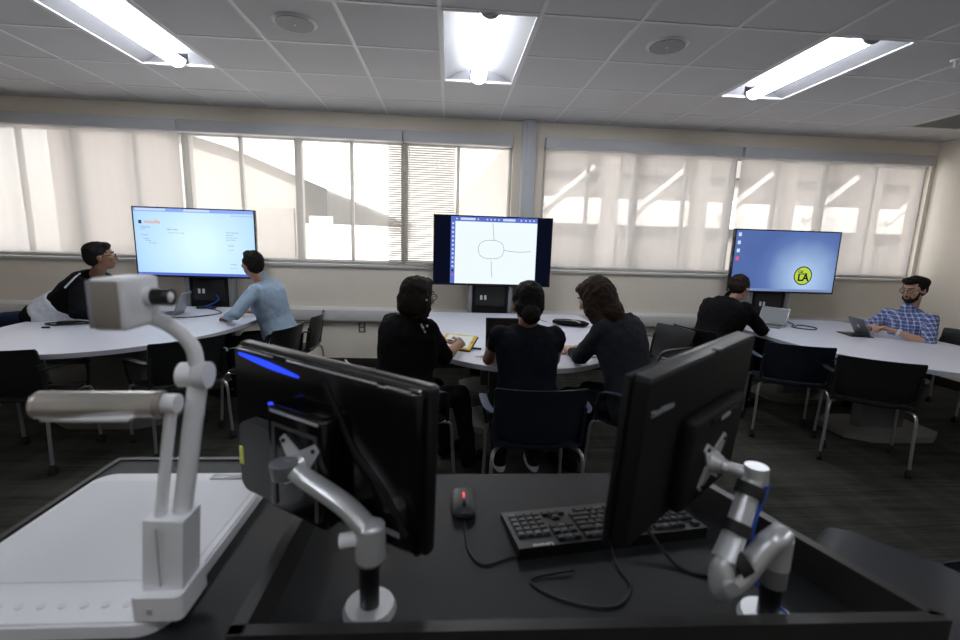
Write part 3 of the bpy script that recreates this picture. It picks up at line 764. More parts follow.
    t['_'] = 0; del t['_']
    return t, dict(H=H, NK=NK, EL=EL, WR=WR, S=S_, P=P, U=U, Ls=Ls, Fs=Fs, hl=hl, hf=hf, hu=hu)
SHORT = [((0, -.022, .045), (.083, .098, .088)), ((0, -.05, .005), (.076, .068, .08)), ((0, .035, .095), (.062, .05, .032)), ((.072, -.005, .03), (.014, .035, .035)), ((-.072, -.005, .03), (.014, .035, .035))]
# 1 leaning man
LEAN, q1 = person('man in a black and white top leaning across the left table, watching the screen', -3.47, 4.16, 8, hipz=.76, lean=49, side=-3, head=(-2.955, 4.08, 1.285), hyaw=35, hpitch=4,
    hands=((-2.72, 4.26, .775), (-2.80, 3.90, .775)), poles=((-2.9, 4.7, .3), (-2.9, 3.5, .3)), skin='skin_brown', top='cloth_black', bottom='jeans', sleeve=(1.9, 1.9), hair=SHORT, glasses=True,
    legdeg=188, knees=((-3.90, 4.08, .72), (-3.84, 4.27, .68)), feet=((-4.02, 4.02, .09), (-3.98, 4.3, .09)), topname='sweater', curls=(.7, .7), tl=.53, build=1.22)
U, P_, Ls, Fs = q1['U'], q1['P'], q1['Ls'], q1['Fs']
G = MB(); G.rings([(P_+U*z, Ls, Fs, w, d) for z, w, d in [(-.08, .19, .155), (.02, .222, .168), (.10, .205, .160), (.17, .188, .150)]])
blob('undershirt', G, 'cloth_white', LEAN, .009, 3, .006, 14)
s_ = q1['S'][1]; obj('shoulder_stripe', MB().sweep(spline([s_+U*.03+Ls*.08-Fs*.078, s_+U*.058+Ls*.0-Fs*.058, s_+U*.03-Ls*.063-Fs*.036, s_-U*.06-Ls*.082-Fs*.02], 5), [(-.006, -.003), (.006, -.003), (.006, .003), (-.006, .003)], up=(0, -1, 0)), 'cloth_white', LEAN, True)
# 2 man in light blue
BL, q2 = person('man in a light blue shirt at the left table, seen from behind', -1.56, 4.28, 172, hipz=.58, lean=15, side=3, head=(-1.765, 4.22, 1.245), hyaw=142, hpitch=2,
    hands=((-1.96, 4.10, .785), (-1.92, 4.45, .785)), poles=((-1.70, 3.2, .6), (-1.7, 4.9, .3)), skin='skin_light', top='cloth_blue', sleeve=(1.9, 1.9), hair=SHORT, build=1.2, curls=(.6, .6), tl=.535)
G = MB(); nk = q2['NK']; G.rings([(nk-q2['U']*.015, q2['Ls'], q2['Fs'], .074, .068), (nk+q2['U']*.04+V((-.015, 0, 0)), q2['Ls'], q2['Fs'], .066, .062)])
blob('collar', G, 'cloth_blue', BL, .007, 2)
# 3 woman with yellow tablet
BOB = [((0, -.02, .04), (.088, .102, .088)), ((0, -.055, -.02), (.092, .07, .095)), ((.07, -.02, -.04), (.03, .055, .085)), ((-.07, -.02, -.04), (.03, .055, .085)), ((0, -.06, -.065), (.086, .055, .045)), ((0, .05, .09), (.06, .04, .03))]
WL, q3 = person('woman in a black top holding the yellow-framed tablet, short black hair and glasses', -.27, 2.64, 48, hipz=.57, lean=8, head=(-.175, 2.62, 1.178), hyaw=50, hpitch=-6, hands=((-.07, 3.10, .80), (.07, 2.96, .825)),
    poles=((-.5, 3.1, .5), (.12, 2.3, -.6)), skin='skin_tan', top='cloth_black', sleeve=(1.0, .95), female=True, hair=BOB, hairm='hair_dark', glasses=True, topname='top', curls=(.7, 1.1), build=1.32, tl=.50, shoes='cloth_black', feet=((.0, 3.02, .09), (.16, 2.86, .09)),
    handdir=(((.8, .5, .1), (.3, -.3, -1)), ((.3, .85, .05), (-.6, .3, -.6))))
obj('hair_clip', MB().sph(q3['H'](-.10, -.035, -.005), (.007, .01, .006), 10), 'clip_green', WL, True)
s0 = q3['S'][1]
pr_ = MB()
for j in range(9):
    c = s0+q3['U']*(.028-.012*(j % 4))+q3['Fs']*(-.066)+q3['Ls']*(.03-.011*j)
    pr_.sph(c, .004+.002*(j % 3), 8)
obj('print_pattern', pr_, 'cloth_white', WL, True)['kind'] = 'stuff'
# 4 woman in the middle with a bun
BUN = [((0, -.022, .045), (.082, .098, .086)), ((0, -.05, .0), (.078, .066, .085)), ((0, -.105, -.055), (.050, .042, .052)), ((0, .04, .092), (.06, .045, .03)), ((.07, .0, .03), (.014, .04, .04)), ((-.07, .0, .03), (.014, .04, .04))]
WC, q4 = person('woman in a sleeveless dark top with her hair in a bun', .46, 2.42, 91, hipz=.57, lean=13, head=(.452, 2.50, 1.163), hyaw=88, hpitch=-12, hands=((.42, 2.93, .785), (.52, 2.94, .785)),
    poles=((-.9, 2.5, -.1), (1.8, 2.5, -.1)), skin='skin_tan', top='cloth_navy', sleeve=(.30, .30), female=True, hair=BUN, topname='top', curls=(.6, .6), build=1.08, tl=.49, sc=1.06, sole='shoe_sole', shoes='cloth_navy', feet=((.37, 2.86, .085), (.60, 2.86, .085)))
# 5 woman with long brown hair
LONG = [((0, -.02, .045), (.092, .107, .094)), ((0, -.055, -.02), (.098, .078, .11)), ((.075, .0, -.05), (.034, .06, .11)), ((-.075, .0, -.05), (.034, .06, .11)), ((0, -.075, -.10), (.10, .065, .08)), ((.08, -.02, -.14), (.032, .045, .07)), ((-.08, -.02, -.14), (.032, .045, .07)), ((0, .05, .085), (.065, .05, .035)), ((0, -.05, .02), (.10, .085, .09))]
WR_, q5 = person('woman with long brown hair in a grey sweater bending over the centre table', 1.155, 2.58, 128, hipz=.57, lean=19, head=(.915, 2.74, 1.18), hyaw=138, hpitch=-24, hands=((.86, 3.02, .785), (.92, 3.08, .785)),
    poles=((.6, 2.3, .3), (1.6, 3.2, .3)), skin='skin_light', top='cloth_grey', sleeve=(1.8, 1.8), female=True, hair=LONG, hairm='hair_brown', topname='sweater', curls=(.5, .5), build=1.16, tl=.54, sc=1.03)
# 6 man in black
MBK, q6 = person('man in a black shirt hunched over the left side of the right table', 2.42, 3.95, 22, hipz=.58, lean=25, head=(2.695, 4.02, 1.155), hyaw=38, hpitch=-28, hands=((3.00, 4.30, .785), (3.02, 4.05, .785)),
    poles=((2.5, 4.8, .4), (2.9, 3.3, .3)), skin='skin_light', top='cloth_black', sleeve=(1.9, 1.9), hair=SHORT, hairm='hair_dark', build=1.36, curls=(.5, .5), tl=.52)
# 7 man in plaid
QUIFF = SHORT+[((.0, .07, .10), (.055, .04, .034)), ((0, -.07, .0), (.07, .05, .07)), ((.05, -.05, .06), (.045, .05, .05)), ((-.05, -.05, .06), (.045, .05, .05))]
MP, q7 = person('bearded man with glasses in a blue and white plaid shirt', 4.57, 4.03, 191, hipz=.55, lean=22, head=(4.385, 3.965, 1.19), hyaw=192, hpitch=-12, hands=((4.16, 3.86, .81), (4.10, 4.06, .81)),
    poles=((4.4, 3.2, .3), (4.3, 4.9, .3)), skin='skin_light', top='cloth_plaid', sleeve=(1.02, 1.02), hair=QUIFF, hairm='hair_dark', beard=True, glasses=True, curls=(.8, .8), build=1.08, bottom='jeans', tl=.475)
w_ = q7['WR'][0]; d_ = (w_-q7['EL'][0]).normalized()
obj('watch_strap', MB().cyl(w_-d_*.035, w_-d_*.012, .0305, seg=24), 'outlet', MP, True)
ws = w_-d_*.024+V((-.01, -.026, .02)); obj('watch', MB().box(ws-V((.015, .008, .015)), ws+V((.015, .008, .015)), .004, rot=Matrix.Rotation(R(-35), 3, 'X')), 'watch_face', MP, True)

# ------------------------------------------------------------------ things on the tables
TZ = .7405
def cord(name, lab, pts, r=.0028, m='cable', cat='cable', k=6):
    return tag(obj(name, MB().tube(pts, r, 7, smooth=k), m), lab, cat)
# coiled adapter on left table
t = thing('power_adapter', 'black power adapter with its cord coiled around it on the left table', 'adapter', (-3.12, 3.86, TZ), R(15))
obj('brick', MB().box((-.055, -.025, .0), (.055, .025, .028), .007), 'satin_black', t)
obj('cord', MB().tube([(.16*math.cos(u)*(1-.015*u)+.02, .085*math.sin(u)*(1-.02*u), .006+.004*(u % 2)) for u in [j*.35 for j in range(44)]], .005, 6, smooth=2), 'cable', t)
obj('plug', MB().cyl((-.08, -.17, .008), (-.03, -.17, .008), .007, seg=10), 'satin_black', t)
def laptop(lab, x, y, deg, glow, w=.30, d=.21, open_=108, m='laptop_grey'):
    t = thing('laptop', lab, 'laptop', (x, y, TZ), R(deg))
    b = obj('base', MB().box((-w/2, -d/2, 0), (w/2, d/2, .016), .004), m, t)
    obj('keyboard', MB().box((-w/2+.02, -.02, .016), (w/2-.02, d/2-.02, .0175)), 'satin_black', b)
    obj('touchpad', MB().box((-.045, -d/2+.015, .016), (.045, -.035, .0168)), 'silver_dark', b)
    rt = Matrix.Translation((0, d/2-.004, .016)) @ Matrix.Rotation(-R(open_-90), 4, 'X')
    l = MB().box((-w/2, -.004, 0), (w/2, .004, d), .003); l.mul(rt); lid = obj('lid', l, m, t)
    s = MB().box((-w/2+.01, -.0052, .012), (w/2-.01, -.0042, d-.01)); s.mul(rt); obj('screen', s, glow, lid)
    return t
laptop('open silver laptop seen edge-on beside the left stand', -2.66, 4.42, -80, 'laptop_glow', .27, .21, 112)
cord('cable', 'black cable looping from the laptop across the left table top', [(-2.70, 4.35, .746), (-2.55, 4.22, .746), (-2.35, 4.30, .746), (-2.22, 4.52, .746), (-2.35, 4.72, .746), (-2.5, 4.82, .748)], .005)
cord('cable', 'thin white cable on the left table in front of the laptop', [(-2.75, 4.2, .745), (-2.6, 4.12, .745), (-2.42, 4.14, .745), (-2.38, 4.22, .745)], .003, 'wall_white')
cord('cable', 'blue network cable hanging from the left stand onto the table', [(-2.50, 5.03, .86), (-2.46, 5.0, .82), (-2.52, 4.93, .77), (-2.60, 4.86, .7465)], .006, 'blue_cable')
t = thing('cable_box', 'flat black connector box at the foot of the left stand', 'connector box', (-2.52, 4.86, TZ), R(10))
obj('body', MB().box((-.09, -.03, 0), (.09, .03, .02), .004), 'satin_black', t); obj('port', MB().box((.03, -.032, .005), (.06, -.029, .015)), 'blue_cable', t)
# tablet in yellow case, propped on its folio
def tilted(x, y, z, deg, tilt): return Matrix.Translation((x, y, z)) @ Matrix.Rotation(R(deg), 4, 'Z') @ Matrix.Rotation(R(tilt), 4, 'X')
t = thing('tablet', 'tablet in a yellow frame lying before the woman in black, its screen bright', 'tablet', mtx=tilted(.075, 3.22, .782, -22, 20))
obj('case', MB().box((-.125, -.095, 0), (.125, .095, .012), .005), 'yellow_case', t); obj('screen', MB().box((-.098, -.075, .0122), (.098, .075, .0132)), 'tablet_glow', t)
obj('back_cover', MB().box((-.13, -.10, -.006), (.13, .10, -.0005), .003), 'satin_black', t)
obj('home_button', MB().cyl((.112, 0, .0118), (.112, 0, .0128), .006, seg=14), 'satin_black', t)
t = thing('tablet_stand', 'black wedge stand under the yellow-framed tablet', 'stand', (.11, 3.24, TZ), R(-22))
obj('wedge', MB().prism_m([(-.07, 0), (.07, 0), (.07, .028), (-.07, .012)], -.05, .05, Matrix(((0, 0, 1, 0), (1, 0, 0, 0), (0, 1, 0, 0), (0, 0, 0, 1)))), 'satin_black', t)
obj('leg', MB().box((.05, -.015, 0), (.15, .0, .012), .003), 'satin_black', t)
t = thing('eyeglass_case', 'small black case with cords beside the hand of the woman in black', 'case', (-.02, 3.36, TZ), R(-25))
obj('shell', MB().sph((0, 0, .018), (.07, .03, .018), 16), 'satin_black', t); obj('clasp', MB().box((-.01, -.031, .012), (.01, -.026, .022), .002), 'brass', t)
t = thing('keys', 'bunch of keys with a bright green tag near the edge of the centre table', 'keys', (.25, 2.97, TZ), R(20))
obj('key_fob', MB().sph((.035, .01, .007), (.034, .02, .006), 16), 'key_green', t)
obj('key_ring', MB().tube([(-.01+.014*math.cos(u), .014*math.sin(u), .004) for u in [2*PI*j/16 for j in range(17)]], .0015, 6), 'brass', t)
for a_ in (170, 200, 235):
    k_ = MB().cyl((0, 0, 0), (0, 0, .002), .010, seg=14).box((.008, -.003, 0), (.05, .003, .002)); k_.mul(Matrix.Translation((-.015, 0, .002+.002*(a_ % 3))) @ Matrix.Rotation(R(a_), 4, 'Z')); obj('key', k_, 'brass', t)
t = thing('pouch', 'flat black zipped pouch lying on the centre table between the two women at right', 'pouch', (1.19, 4.25, TZ), R(-30))
pb = MB(); pb.rings([(V((x, 0, .028)), V((0, 1, 0)), V((0, 0, 1)), a, b) for x, a, b in [(-.175, .03, .008), (-.16, .07, .018), (-.08, .10, .026), (.03, .10, .028), (.12, .085, .024), (.165, .05, .014), (.175, .025, .006)]])
obj('body', pb, 'cloth_black', t); obj('zip', MB().tube([(-.16, -.05, .046), (-.05, -.06, .055), (.08, -.05, .053)], .003, 6, smooth=4), 'silver_dark', t)
obj('pull_strap', MB().tube([(.02, -.03, .057), (.07, -.05, .055), (.11, -.07, .045)], .006, 6, smooth=4), 'wall_white', t)
cord('cable', 'thin black cable standing up behind the middle woman on the centre table', [(.98, 4.88, .745), (1.0, 4.80, .80), (.98, 4.70, .78), (.95, 4.55, .7445), (.99, 4.4, .7435)], .0025)
t = thing('phone', 'dark phone lying between the hands on the right of the centre table', 'phone', (1.02, 3.27, TZ), R(70))
obj('shell', MB().box((-.035, -.07, 0), (.035, .07, .009), .003), 'satin_black', t); obj('glass', MB().box((-.032, -.062, .009), (.032, .062, .0096)), 'gloss_black', t)
t = thing('pen', 'black pen on the centre table in front of the woman in grey', 'pen', (1.08, 3.10, TZ), R(8))
obj('barrel', MB().cyl((-.07, 0, .0052), (.06, 0, .0052), .0048, seg=12), 'satin_black', t); obj('tip', MB().cyl((-.085, 0, .0052), (-.07, 0, .0052), .001, .0045, 10), 'silver', t)
cord('cable', 'thin black cable curling at the right edge of the centre table', [(.90, 3.0, .7435), (1.0, 2.98, .7435), (1.1, 3.03, .7435), (1.18, 3.12, .7435), (1.26, 3.25, .7435)], .0025)
laptop('open black laptop mostly hidden behind the woman with the bun', .44, 3.06, 0, 'gloss_black', .33, .22, 104, 'satin_black')
# right table
laptop('open dark laptop facing the man in the black shirt on the right table', 3.33, 4.42, 305, 'laptop_glow', .27, .19, 118)
t = thing('computer_mouse', 'black mouse near the right stand on the right table', 'mouse', (3.56, 4.66, TZ), R(20))
obj('shell', MB().sph((0, 0, .012), (.03, .055, .022), 16), 'satin_black', t); obj('wheel', MB().cyl((-.003, .03, .03), (.003, .03, .03), .008, seg=12), 'rubber', t)
cord('cable', 'black cable bunched in a small loop on the right table near the laptop', [(3.60, 4.72, .745), (3.75, 4.70, .745), (3.68, 4.50, .747), (3.55, 4.35, .745), (3.66, 4.22, .745), (3.78, 4.33, .747), (3.70, 4.45, .752), (3.60, 4.38, .75)], .006)
t = thing('tablet', 'dark tablet propped on its keyboard folio in the hands of the man in plaid', 'tablet', (3.97, 3.99, TZ), R(-104))
b = obj('folio', MB().box((-.12, -.16, 0), (.12, .03, .010), .004), 'satin_black', t)
rt = Matrix.Translation((0, .0, .012)) @ Matrix.Rotation(R(28), 4, 'X')
l = MB().box((-.12, -.004, 0), (.12, .005, .175), .004); l.mul(rt); ld = obj('shell', l, 'tablet_back', t)
l = MB().box((-.11, .005, .01), (.11, .0058, .165)); l.mul(rt); obj('screen', l, 'laptop_glow', ld)
l = MB().cyl((0, -.0046, .09), (0, -.0041, .09), .020, seg=24); l.mul(rt); obj('round_emblem', l, 'silver', ld)

# ------------------------------------------------------------------ teaching desk in the foreground
DZ = .855
t = thing('teaching_desk', 'black teaching desk with raised side panels filling the foreground', 'desk', (.1, .9, 0))
obj('desktop', MB().prism([(-.30, .61), (.79, .61), (.575, 1.185), (-.30, 1.185)], DZ-.028, DZ), 'desk_black', t, True)
obj('side_shelf', MB().prism([(-.925, .60), (-.30, .60), (-.30, 1.27), (-.925, 1.27)], DZ-.028, DZ), 'desk_black', t, True)
obj('shelf_edge', MB().prism([(-.94, .585), (-.925, .585), (-.925, 1.285), (-.94, 1.285)], DZ-.04, DZ+.004).prism([(-.925, 1.27), (-.31, 1.27), (-.31, 1.285), (-.925, 1.285)], DZ-.04, DZ+.004), 'desk_rim', t, True)
obj('left_panel', MB().prism([(-.312, .59), (-.290, .59), (-.290, 1.186), (-.312, 1.186)], .25, .93), 'desk_rim', t, True)
obj('right_panel', MB().prism([(.789, .588), (.812, .588), (.592, 1.186), (.569, 1.186)], .25, .93), 'desk_rim', t, True)
obj('front_panel', MB().prism([(-.312, .588), (.812, .576), (.806, .596), (-.312, .608)], .10, .93), 'desk_rim', t, True)
obj('cabinet', MB().box((-.28, .62, .02), (.56, 1.15, DZ-.03), .01), 'dark_panel', t, True)
obj('cabinet_door', MB().box((-.26, 1.15, .06), (.13, 1.166, DZ-.06), .004).box((.15, 1.15, .06), (.54, 1.166, DZ-.06), .004), 'matte_black', t, True)
obj('shelf_bracket', MB().prism([(-.91, .64), (-.88, .64), (-.88, 1.2), (-.91, 1.2)], .0, DZ-.03), 'dark_panel', t, True)

# document camera
t = thing('document_camera', 'white document camera with curved neck and cylindrical lamp on the left of the desk', 'document camera', (-.67, .89, DZ))
def rrect(x0, y0, x1, y1, r, n=6):
    o = []
    for cx, cy, a0 in [(x1-r, y1-r, 0), (x0+r, y1-r, 90), (x0+r, y0+r, 180), (x1-r, y0+r, 270)]:
        for k in range(n+1): a = R(a0+90*k/n); o.append((cx+r*math.cos(a), cy+r*math.sin(a)))
    return o
bs = obj('base', MB().prism(rrect(-.885, .665, -.452, 1.150, .045), DZ+.002, DZ+.024).prism(rrect(-.880, .670, -.457, 1.145, .042), DZ+.024, DZ+.028), 'doc_white', t, True)
obj('stage', MB().prism(rrect(-.87, .76, -.470, 1.105, .02), DZ+.028, DZ+.0295), 'doc_white2', bs, True)
obj('display_strip', MB().box((-.60, 1.112, DZ+.028), (-.51, 1.136, DZ+.0305), .001), 'silver_dark', bs, True)
obj('corner_label', MB().box((-.50, 1.112, DZ+.0278), (-.472, 1.13, DZ+.0288)), 'badge', bs, True)
for k in range(9): obj('control_button', MB().cyl((-.80+.034*k, .705, DZ+.028), (-.80+.034*k, .705, DZ+.0295), .0065, seg=14), 'doc_white2', bs, True)
ft = MB().prism(rrect(-.500, .668, -.420, .755, .012), DZ+.028, DZ+.070)
obj('stand_foot', ft, 'doc_white', t, True)
obj('key_slot', MB().box((-.472, .6665, DZ+.042), (-.464, .668, DZ+.052)), 'seam', bs, True)
cm = MB(); cm.sweep([(-.456, .712, DZ+.06), (-.454, .713, DZ+.10), (-.448, .716, DZ+.19)], [(-.031, -.028), (.031, -.028), (.033, .024), (-.029, .028)], up=(0, 1, 0))
cb_ = obj('column', cm, 'doc_white', t, True); obj('column_seam', MB().box((-.4585, .683, DZ+.078), (-.4570, .689, DZ+.18), rot=Matrix.Rotation(R(-1), 3, 'X')), 'seam', cb_, True)
obj('lamp_arm', MB().tube([(-.464, .706, DZ+.18), (-.437, .718, DZ+.375)], .0088, 14), 'doc_white', t, True)
obj('lamp_joint', MB().cyl((-.447, .716, 1.234), (-.425, .716, 1.234), .0155, seg=24), 'doc_white', t, True)
lp = obj('lamp', MB().cyl((-.603, .683, 1.243), (-.450, .713, 1.234), .0205, seg=32).sph((-.603, .683, 1.243), (.008, .0205, .0205), 24), 'champagne', t, True)
obj('lamp_cap', MB().cyl((-.456, .7122, 1.2345), (-.447, .7135, 1.234), .0212, seg=32), 'doc_tan_shade', lp, True)
obj('lamp_diffuser', MB().box((-.60, .674, 1.219), (-.475, .712, 1.225), .002), 'doc_white2', lp, True)
obj('main_arm', MB().tube([(-.438, .722, DZ+.18), (-.405, .738, 1.262)], .0145, 16), 'doc_white', t, True)
obj('arm_joint', MB().cyl((-.430, .738, 1.275), (-.407, .738, 1.275), .0200, seg=28).cyl((-.405, .738, 1.275), (-.386, .738, 1.275), .0215, seg=28), 'doc_white', t, True)
obj('neck', MB().tube(spline([(-.405, .738, 1.285), (-.408, .738, 1.318), (-.424, .735, 1.345), (-.447, .725, 1.366), (-.472, .705, 1.380)], 6), .0115, 14, up=(0, 1, 0)), 'doc_white', t, True)
hd = MB().box((-.497, .655, 1.362), (-.449, .735, 1.437), .007, seg=3)
hd = obj('camera_head', hd, 'doc_white', t, True)
obj('shaded_face', MB().box((-.491, .6515, 1.366), (-.456, .6555, 1.433), .002), 'doc_tan_shade', hd, True)  # tan colour paints the shade on the camera-facing side of the head
obj('side_strip', MB().box((-.4975, .653, 1.366), (-.492, .657, 1.433), .001), 'badge', hd, True)
text('maker_name', 'SAMSUNG', .0062, 'badge', hd, Matrix.Translation((-.490, .6508, 1.403)) @ TXT @ Matrix.Identity(4))
obj('lens_barrel', MB().cyl((-.449, .705, 1.406), (-.415, .705, 1.406), .0125, seg=28), 'satin_black', hd, True)
obj('lens_collar', MB().cyl((-.453, .705, 1.406), (-.441, .705, 1.406), .0150, seg=28), 'doc_white', hd, True)
obj('lens_glass', MB().sph((-.416, .702, 1.406), (.004, .0078, .008), 16), 'doc_white', hd, True)

# mouse, keyboard
t = thing('computer_mouse', 'black mouse with a small red light on the black desk', 'mouse', (.047, 1.02, DZ), R(180))
ms = MB(); ms.rings([(V((0, y, .0155)), V((1, 0, 0)), V((0, 0, 1)), a, b) for y, a, b in [(-.058, .012, .006), (-.054, .024, .011), (-.035, .031, .017), (0, .030, .019), (.035, .029, .016), (.052, .026, .011), (.057, .018, .006)]])
obj('shell', ms, 'grey_case', t); obj('wheel', MB().cyl((-.004, .032, .030), (.004, .032, .030), .010, seg=16), 'rubber', t)
obj('red_mark', MB().box((-.002, -.012, .0335), (.002, .010, .0352), .0005), 'red_led', t)
cord('cable', 'thin black mouse cable curving over the desk to behind the keyboard', [(.047, .965, .866), (.048, .92, .859), (.055, .85, .858), (.085, .815, .858), (.14, .835, .858), (.19, .84, .858)], .0022)
kb = thing('computer_keyboard', 'black full-size keyboard turned away from the camera on the black desk', 'keyboard', (.365, .935, DZ), R(188))
obj('body', MB().prism_m([(-.075, .0), (.075, .0), (.075, .026), (-.06, .014), (-.075, .012)], -.222, .222, Matrix(((0, 0, 1, 0), (1, 0, 0, 0), (0, 1, 0, 0), (0, 0, 0, 1)))), 'satin_black', kb)
k0 = {}
def key(x, y, w, lt=False, h=.0155):
    z = .0142+(y+.06)*(.012/.135)
    kk = (round(w, 4), lt)
    if kk not in k0:
        k = MB().box((-w/2, -h/2, 0), (w/2, h/2, .0045)).box((-w/2+.0018, -h/2+.0018, .0045), (w/2-.0018, h/2-.0013, .0072)); k0[kk] = obj('key', k, 'key_light' if lt else 'key', kb); o = k0[kk]
    else: o = k0[kk].copy(); C.objects.link(o); o.parent = kb
    o.matrix_basis = Matrix.Translation((x, y, z)) @ Matrix.Rotation(R(5), 4, 'X')
p = .0188; xl = -.213
rows = [(.056, [1, -1, 1, 1, 1, 1, -.5, 1, 1, 1, 1, -.5, 1, 1, 1, 1]), (.031, [1]*13+[2]), (.012, [1.5]+[1]*12+[1.5]), (-.007, [1.75]+[1]*11+[2.25]), (-.026, [2.25]+[1]*10+[2.75]), (-.045, [1.5, 1, 1.5, 6, 1.5, 1, 1.5])]
for y, ws_ in rows:
    x = xl
    for w in ws_:
        if w < 0: x += -w*p; continue
        key(x+w*p/2, y, w*p-.0022, random.random() < .12); x += w*p
xn = xl+15.35*p
for y, n in [(.056, 3), (.031, 3), (.012, 3)]:
    for k in range(n): key(xn+(k+.5)*p, y, p-.0022, k == 1)
key(xn+1.5*p, -.026, p-.0022)
for k in range(3): key(xn+(k+.5)*p, -.045, p-.0022)
xp = xn+3.3*p
for y in (.031, .012, -.007, -.026, -.045):
    for k in range(4): key(xp+(k+.5)*p, y, p-.0022, y == .031 or k == 3)
tx = text('maker_name', 'Lenovo', .015, 'outlet', kb, Matrix.Translation((.145, .066, .0262)) @ Matrix.Rotation(R(5), 4, 'X'), bold=.0003)
cord('cable', 'thin black keyboard cable curling on the desk in front of the keyboard', [(.36, .86, .868), (.355, .80, .859), (.36, .745, .858), (.31, .70, .858), (.22, .72, .858), (.17, .77, .858), (.26, .79, .862)], .0024)
cord('cable', 'black monitor cable looping on the desk below the right monitor', [(.44, .88, .90), (.48, .80, .86), (.54, .77, .859), (.60, .80, .86), (.66, .88, .90), (.70, .94, .98)], .0042)

# monitors : frame from three corners
def monitor(lab, TLc, TRc, BLc, thick, name='computer_monitor'):
    TLc, TRc, BLc = V(TLc), V(TRc), V(BLc)
    ux = (TRc-TLc); w = ux.length; ux.normalize(); uz = TLc-BLc; uz -= ux*uz.dot(ux); h = uz.length; uz.normalize(); uy = uz.cross(ux)   # uy points to the side away from camera (screen side)
    o = (TLc+TRc)/2-uz*h/2
    m = Matrix((ux, uy, uz)).transposed().to_4x4(); m.translation = o
    t = thing(name, lab, 'monitor', mtx=m)
    return t, w, h
ML, w, h = monitor('glossy black monitor seen from behind with a painted blue reflection, left of the mouse', (-.437, .955, 1.284), (-.023, .693, 1.270), (-.438, .960, .974), .03)
obj('frame', MB().box((-w/2, 0, -h/2), (w/2, .028, h/2), .009, seg=3), 'satin_black', ML)
obj('screen', MB().box((-w/2+.016, .0275, -h/2+.016), (w/2-.016, .0286, h/2-.016)), 'gloss_black', ML)
bk = MB(); bk.rings([(V((0, y, 0)), V((1, 0, 0)), V((0, 0, 1)), a, b) for y, a, b in [(.002, .01, .01), (.001, .01, .01)]])
bm = MB().box((-w/2+.006, -.018, -h/2+.006), (w/2-.006, .001, h/2-.006), .012, seg=4); bs = obj('back_cover', bm, 'gloss_black', ML)
for xa, xb in ((-w/2+.02, -w/2+.13), (-w/2+.17, w/2-.10), (w/2-.08, w/2-.03)): obj('top_trim', MB().box((xa, -.0185, h/2-.0105), (xb, -.0155, h/2-.0075), .0008), 'silver', ML)
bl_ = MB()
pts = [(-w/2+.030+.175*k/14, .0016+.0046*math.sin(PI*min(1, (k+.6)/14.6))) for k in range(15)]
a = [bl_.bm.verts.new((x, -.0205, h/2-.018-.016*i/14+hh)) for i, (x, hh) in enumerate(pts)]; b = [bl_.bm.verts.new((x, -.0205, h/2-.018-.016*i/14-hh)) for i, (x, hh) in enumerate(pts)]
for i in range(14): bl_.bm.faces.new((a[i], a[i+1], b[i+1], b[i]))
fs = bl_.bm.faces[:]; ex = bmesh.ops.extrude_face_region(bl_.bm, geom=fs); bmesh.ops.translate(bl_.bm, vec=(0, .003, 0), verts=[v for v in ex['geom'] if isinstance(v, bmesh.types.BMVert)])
tag(obj('blue_reflection', bl_, 'blue_led_reflection', ML), 'blue reflection painted as a glowing strip')  # emissive strip paints a blue reflection on the glossy back
rb = MB(); rb.tube(spline([(.02, -.017, .13), (.06, -.019, .07), (.10, -.019, .01), (.16, -.018, -.04), (w/2-.03, -.017, -.11)], 6), .006, 8, up=(0, 1, 0)); obj('raised_rib', rb, 'matte_black', ML)
vb = obj('mount_housing', MB().box((-.086, -.058, -.140), (.068, -.015, .072), .010, seg=3), 'gloss_black', ML)
obj('mount_frame', MB().box((-.068, -.060, -.125), (-.061, -.056, .040)).box((.042, -.060, -.125), (.049, -.056, .040)).box((-.068, -.060, .034), (.049, -.056, .041)), 'grey_case', vb)
obj('chrome_strip', MB().box((-.072, -.0595, .060), (.052, -.054, .065), .001), 'silver', vb)
obj('power_light', MB().sph((-.078, -.052, .071), (.006, .004, .003), 10), 'blue_led_reflection', vb)
sb = MB(); sb.prism_m(rrect(-.180, -.135, -.080, .014, .022), .0, .028, Matrix(((1, 0, 0, 0), (0, 0, 1, -.050), (0, 1, 0, 0), (0, 0, 0, 1))))
sh_ = obj('port_housing', sb, 'grey_case', ML); obj('yellow_sticker', MB().box((-.1805, -.052, -.080), (-.169, -.0495, -.042), .001), 'yellow_tag', sh_)
obj('rating_label', MB().box((.125, -.0192, -.121), (.200, -.0178, -.111)), 'badge', ML)
MRt, w, h = monitor('matt black monitor seen from behind over the keyboard, grey maker name on its back', (.272, .633, 1.312), (.633, .914, 1.330), (.267, .658, 1.012), .05)
obj('frame', MB().box((-w/2, -.002, -h/2), (w/2, .010, h/2), .004), 'satin_black', MRt)
obj('screen', MB().box((-w/2+.016, .0095, -h/2+.016), (w/2-.016, .0108, h/2-.016)), 'gloss_black', MRt)
obj('back_cover', MB().box((-w/2+.006, -.030, -h/2+.008), (w/2-.006, -.001, h/2-.002), .006, seg=3), 'matte_black', MRt)
obj('top_face', MB().box((-w/2+.012, -.028, h/2-.003), (w/2-.012, -.002, h/2+.0015), .001), 'grey_case', MRt)
obj('button_notch', MB().box((.02, -.031, h/2-.004), (.045, -.018, h/2+.003), .002), 'satin_black', MRt)
obj('mount_housing', MB().box((-.09, -.056, -.128), (.145, -.028, .052), .012, seg=3), 'matte_black', MRt)
obj('handle_slot', MB().box((-.02, -.059, .026), (.10, -.055, .040), .003), 'satin_black', MRt); obj('slot_label', MB().box((.015, -.0602, .029), (.055, -.059, .037)), 'badge', MRt)
text('maker_name', 'ThinkVision', .016, 'badge', MRt, Matrix.Translation((-.205, -.0306, .085)) @ TXT, bold=.0004)

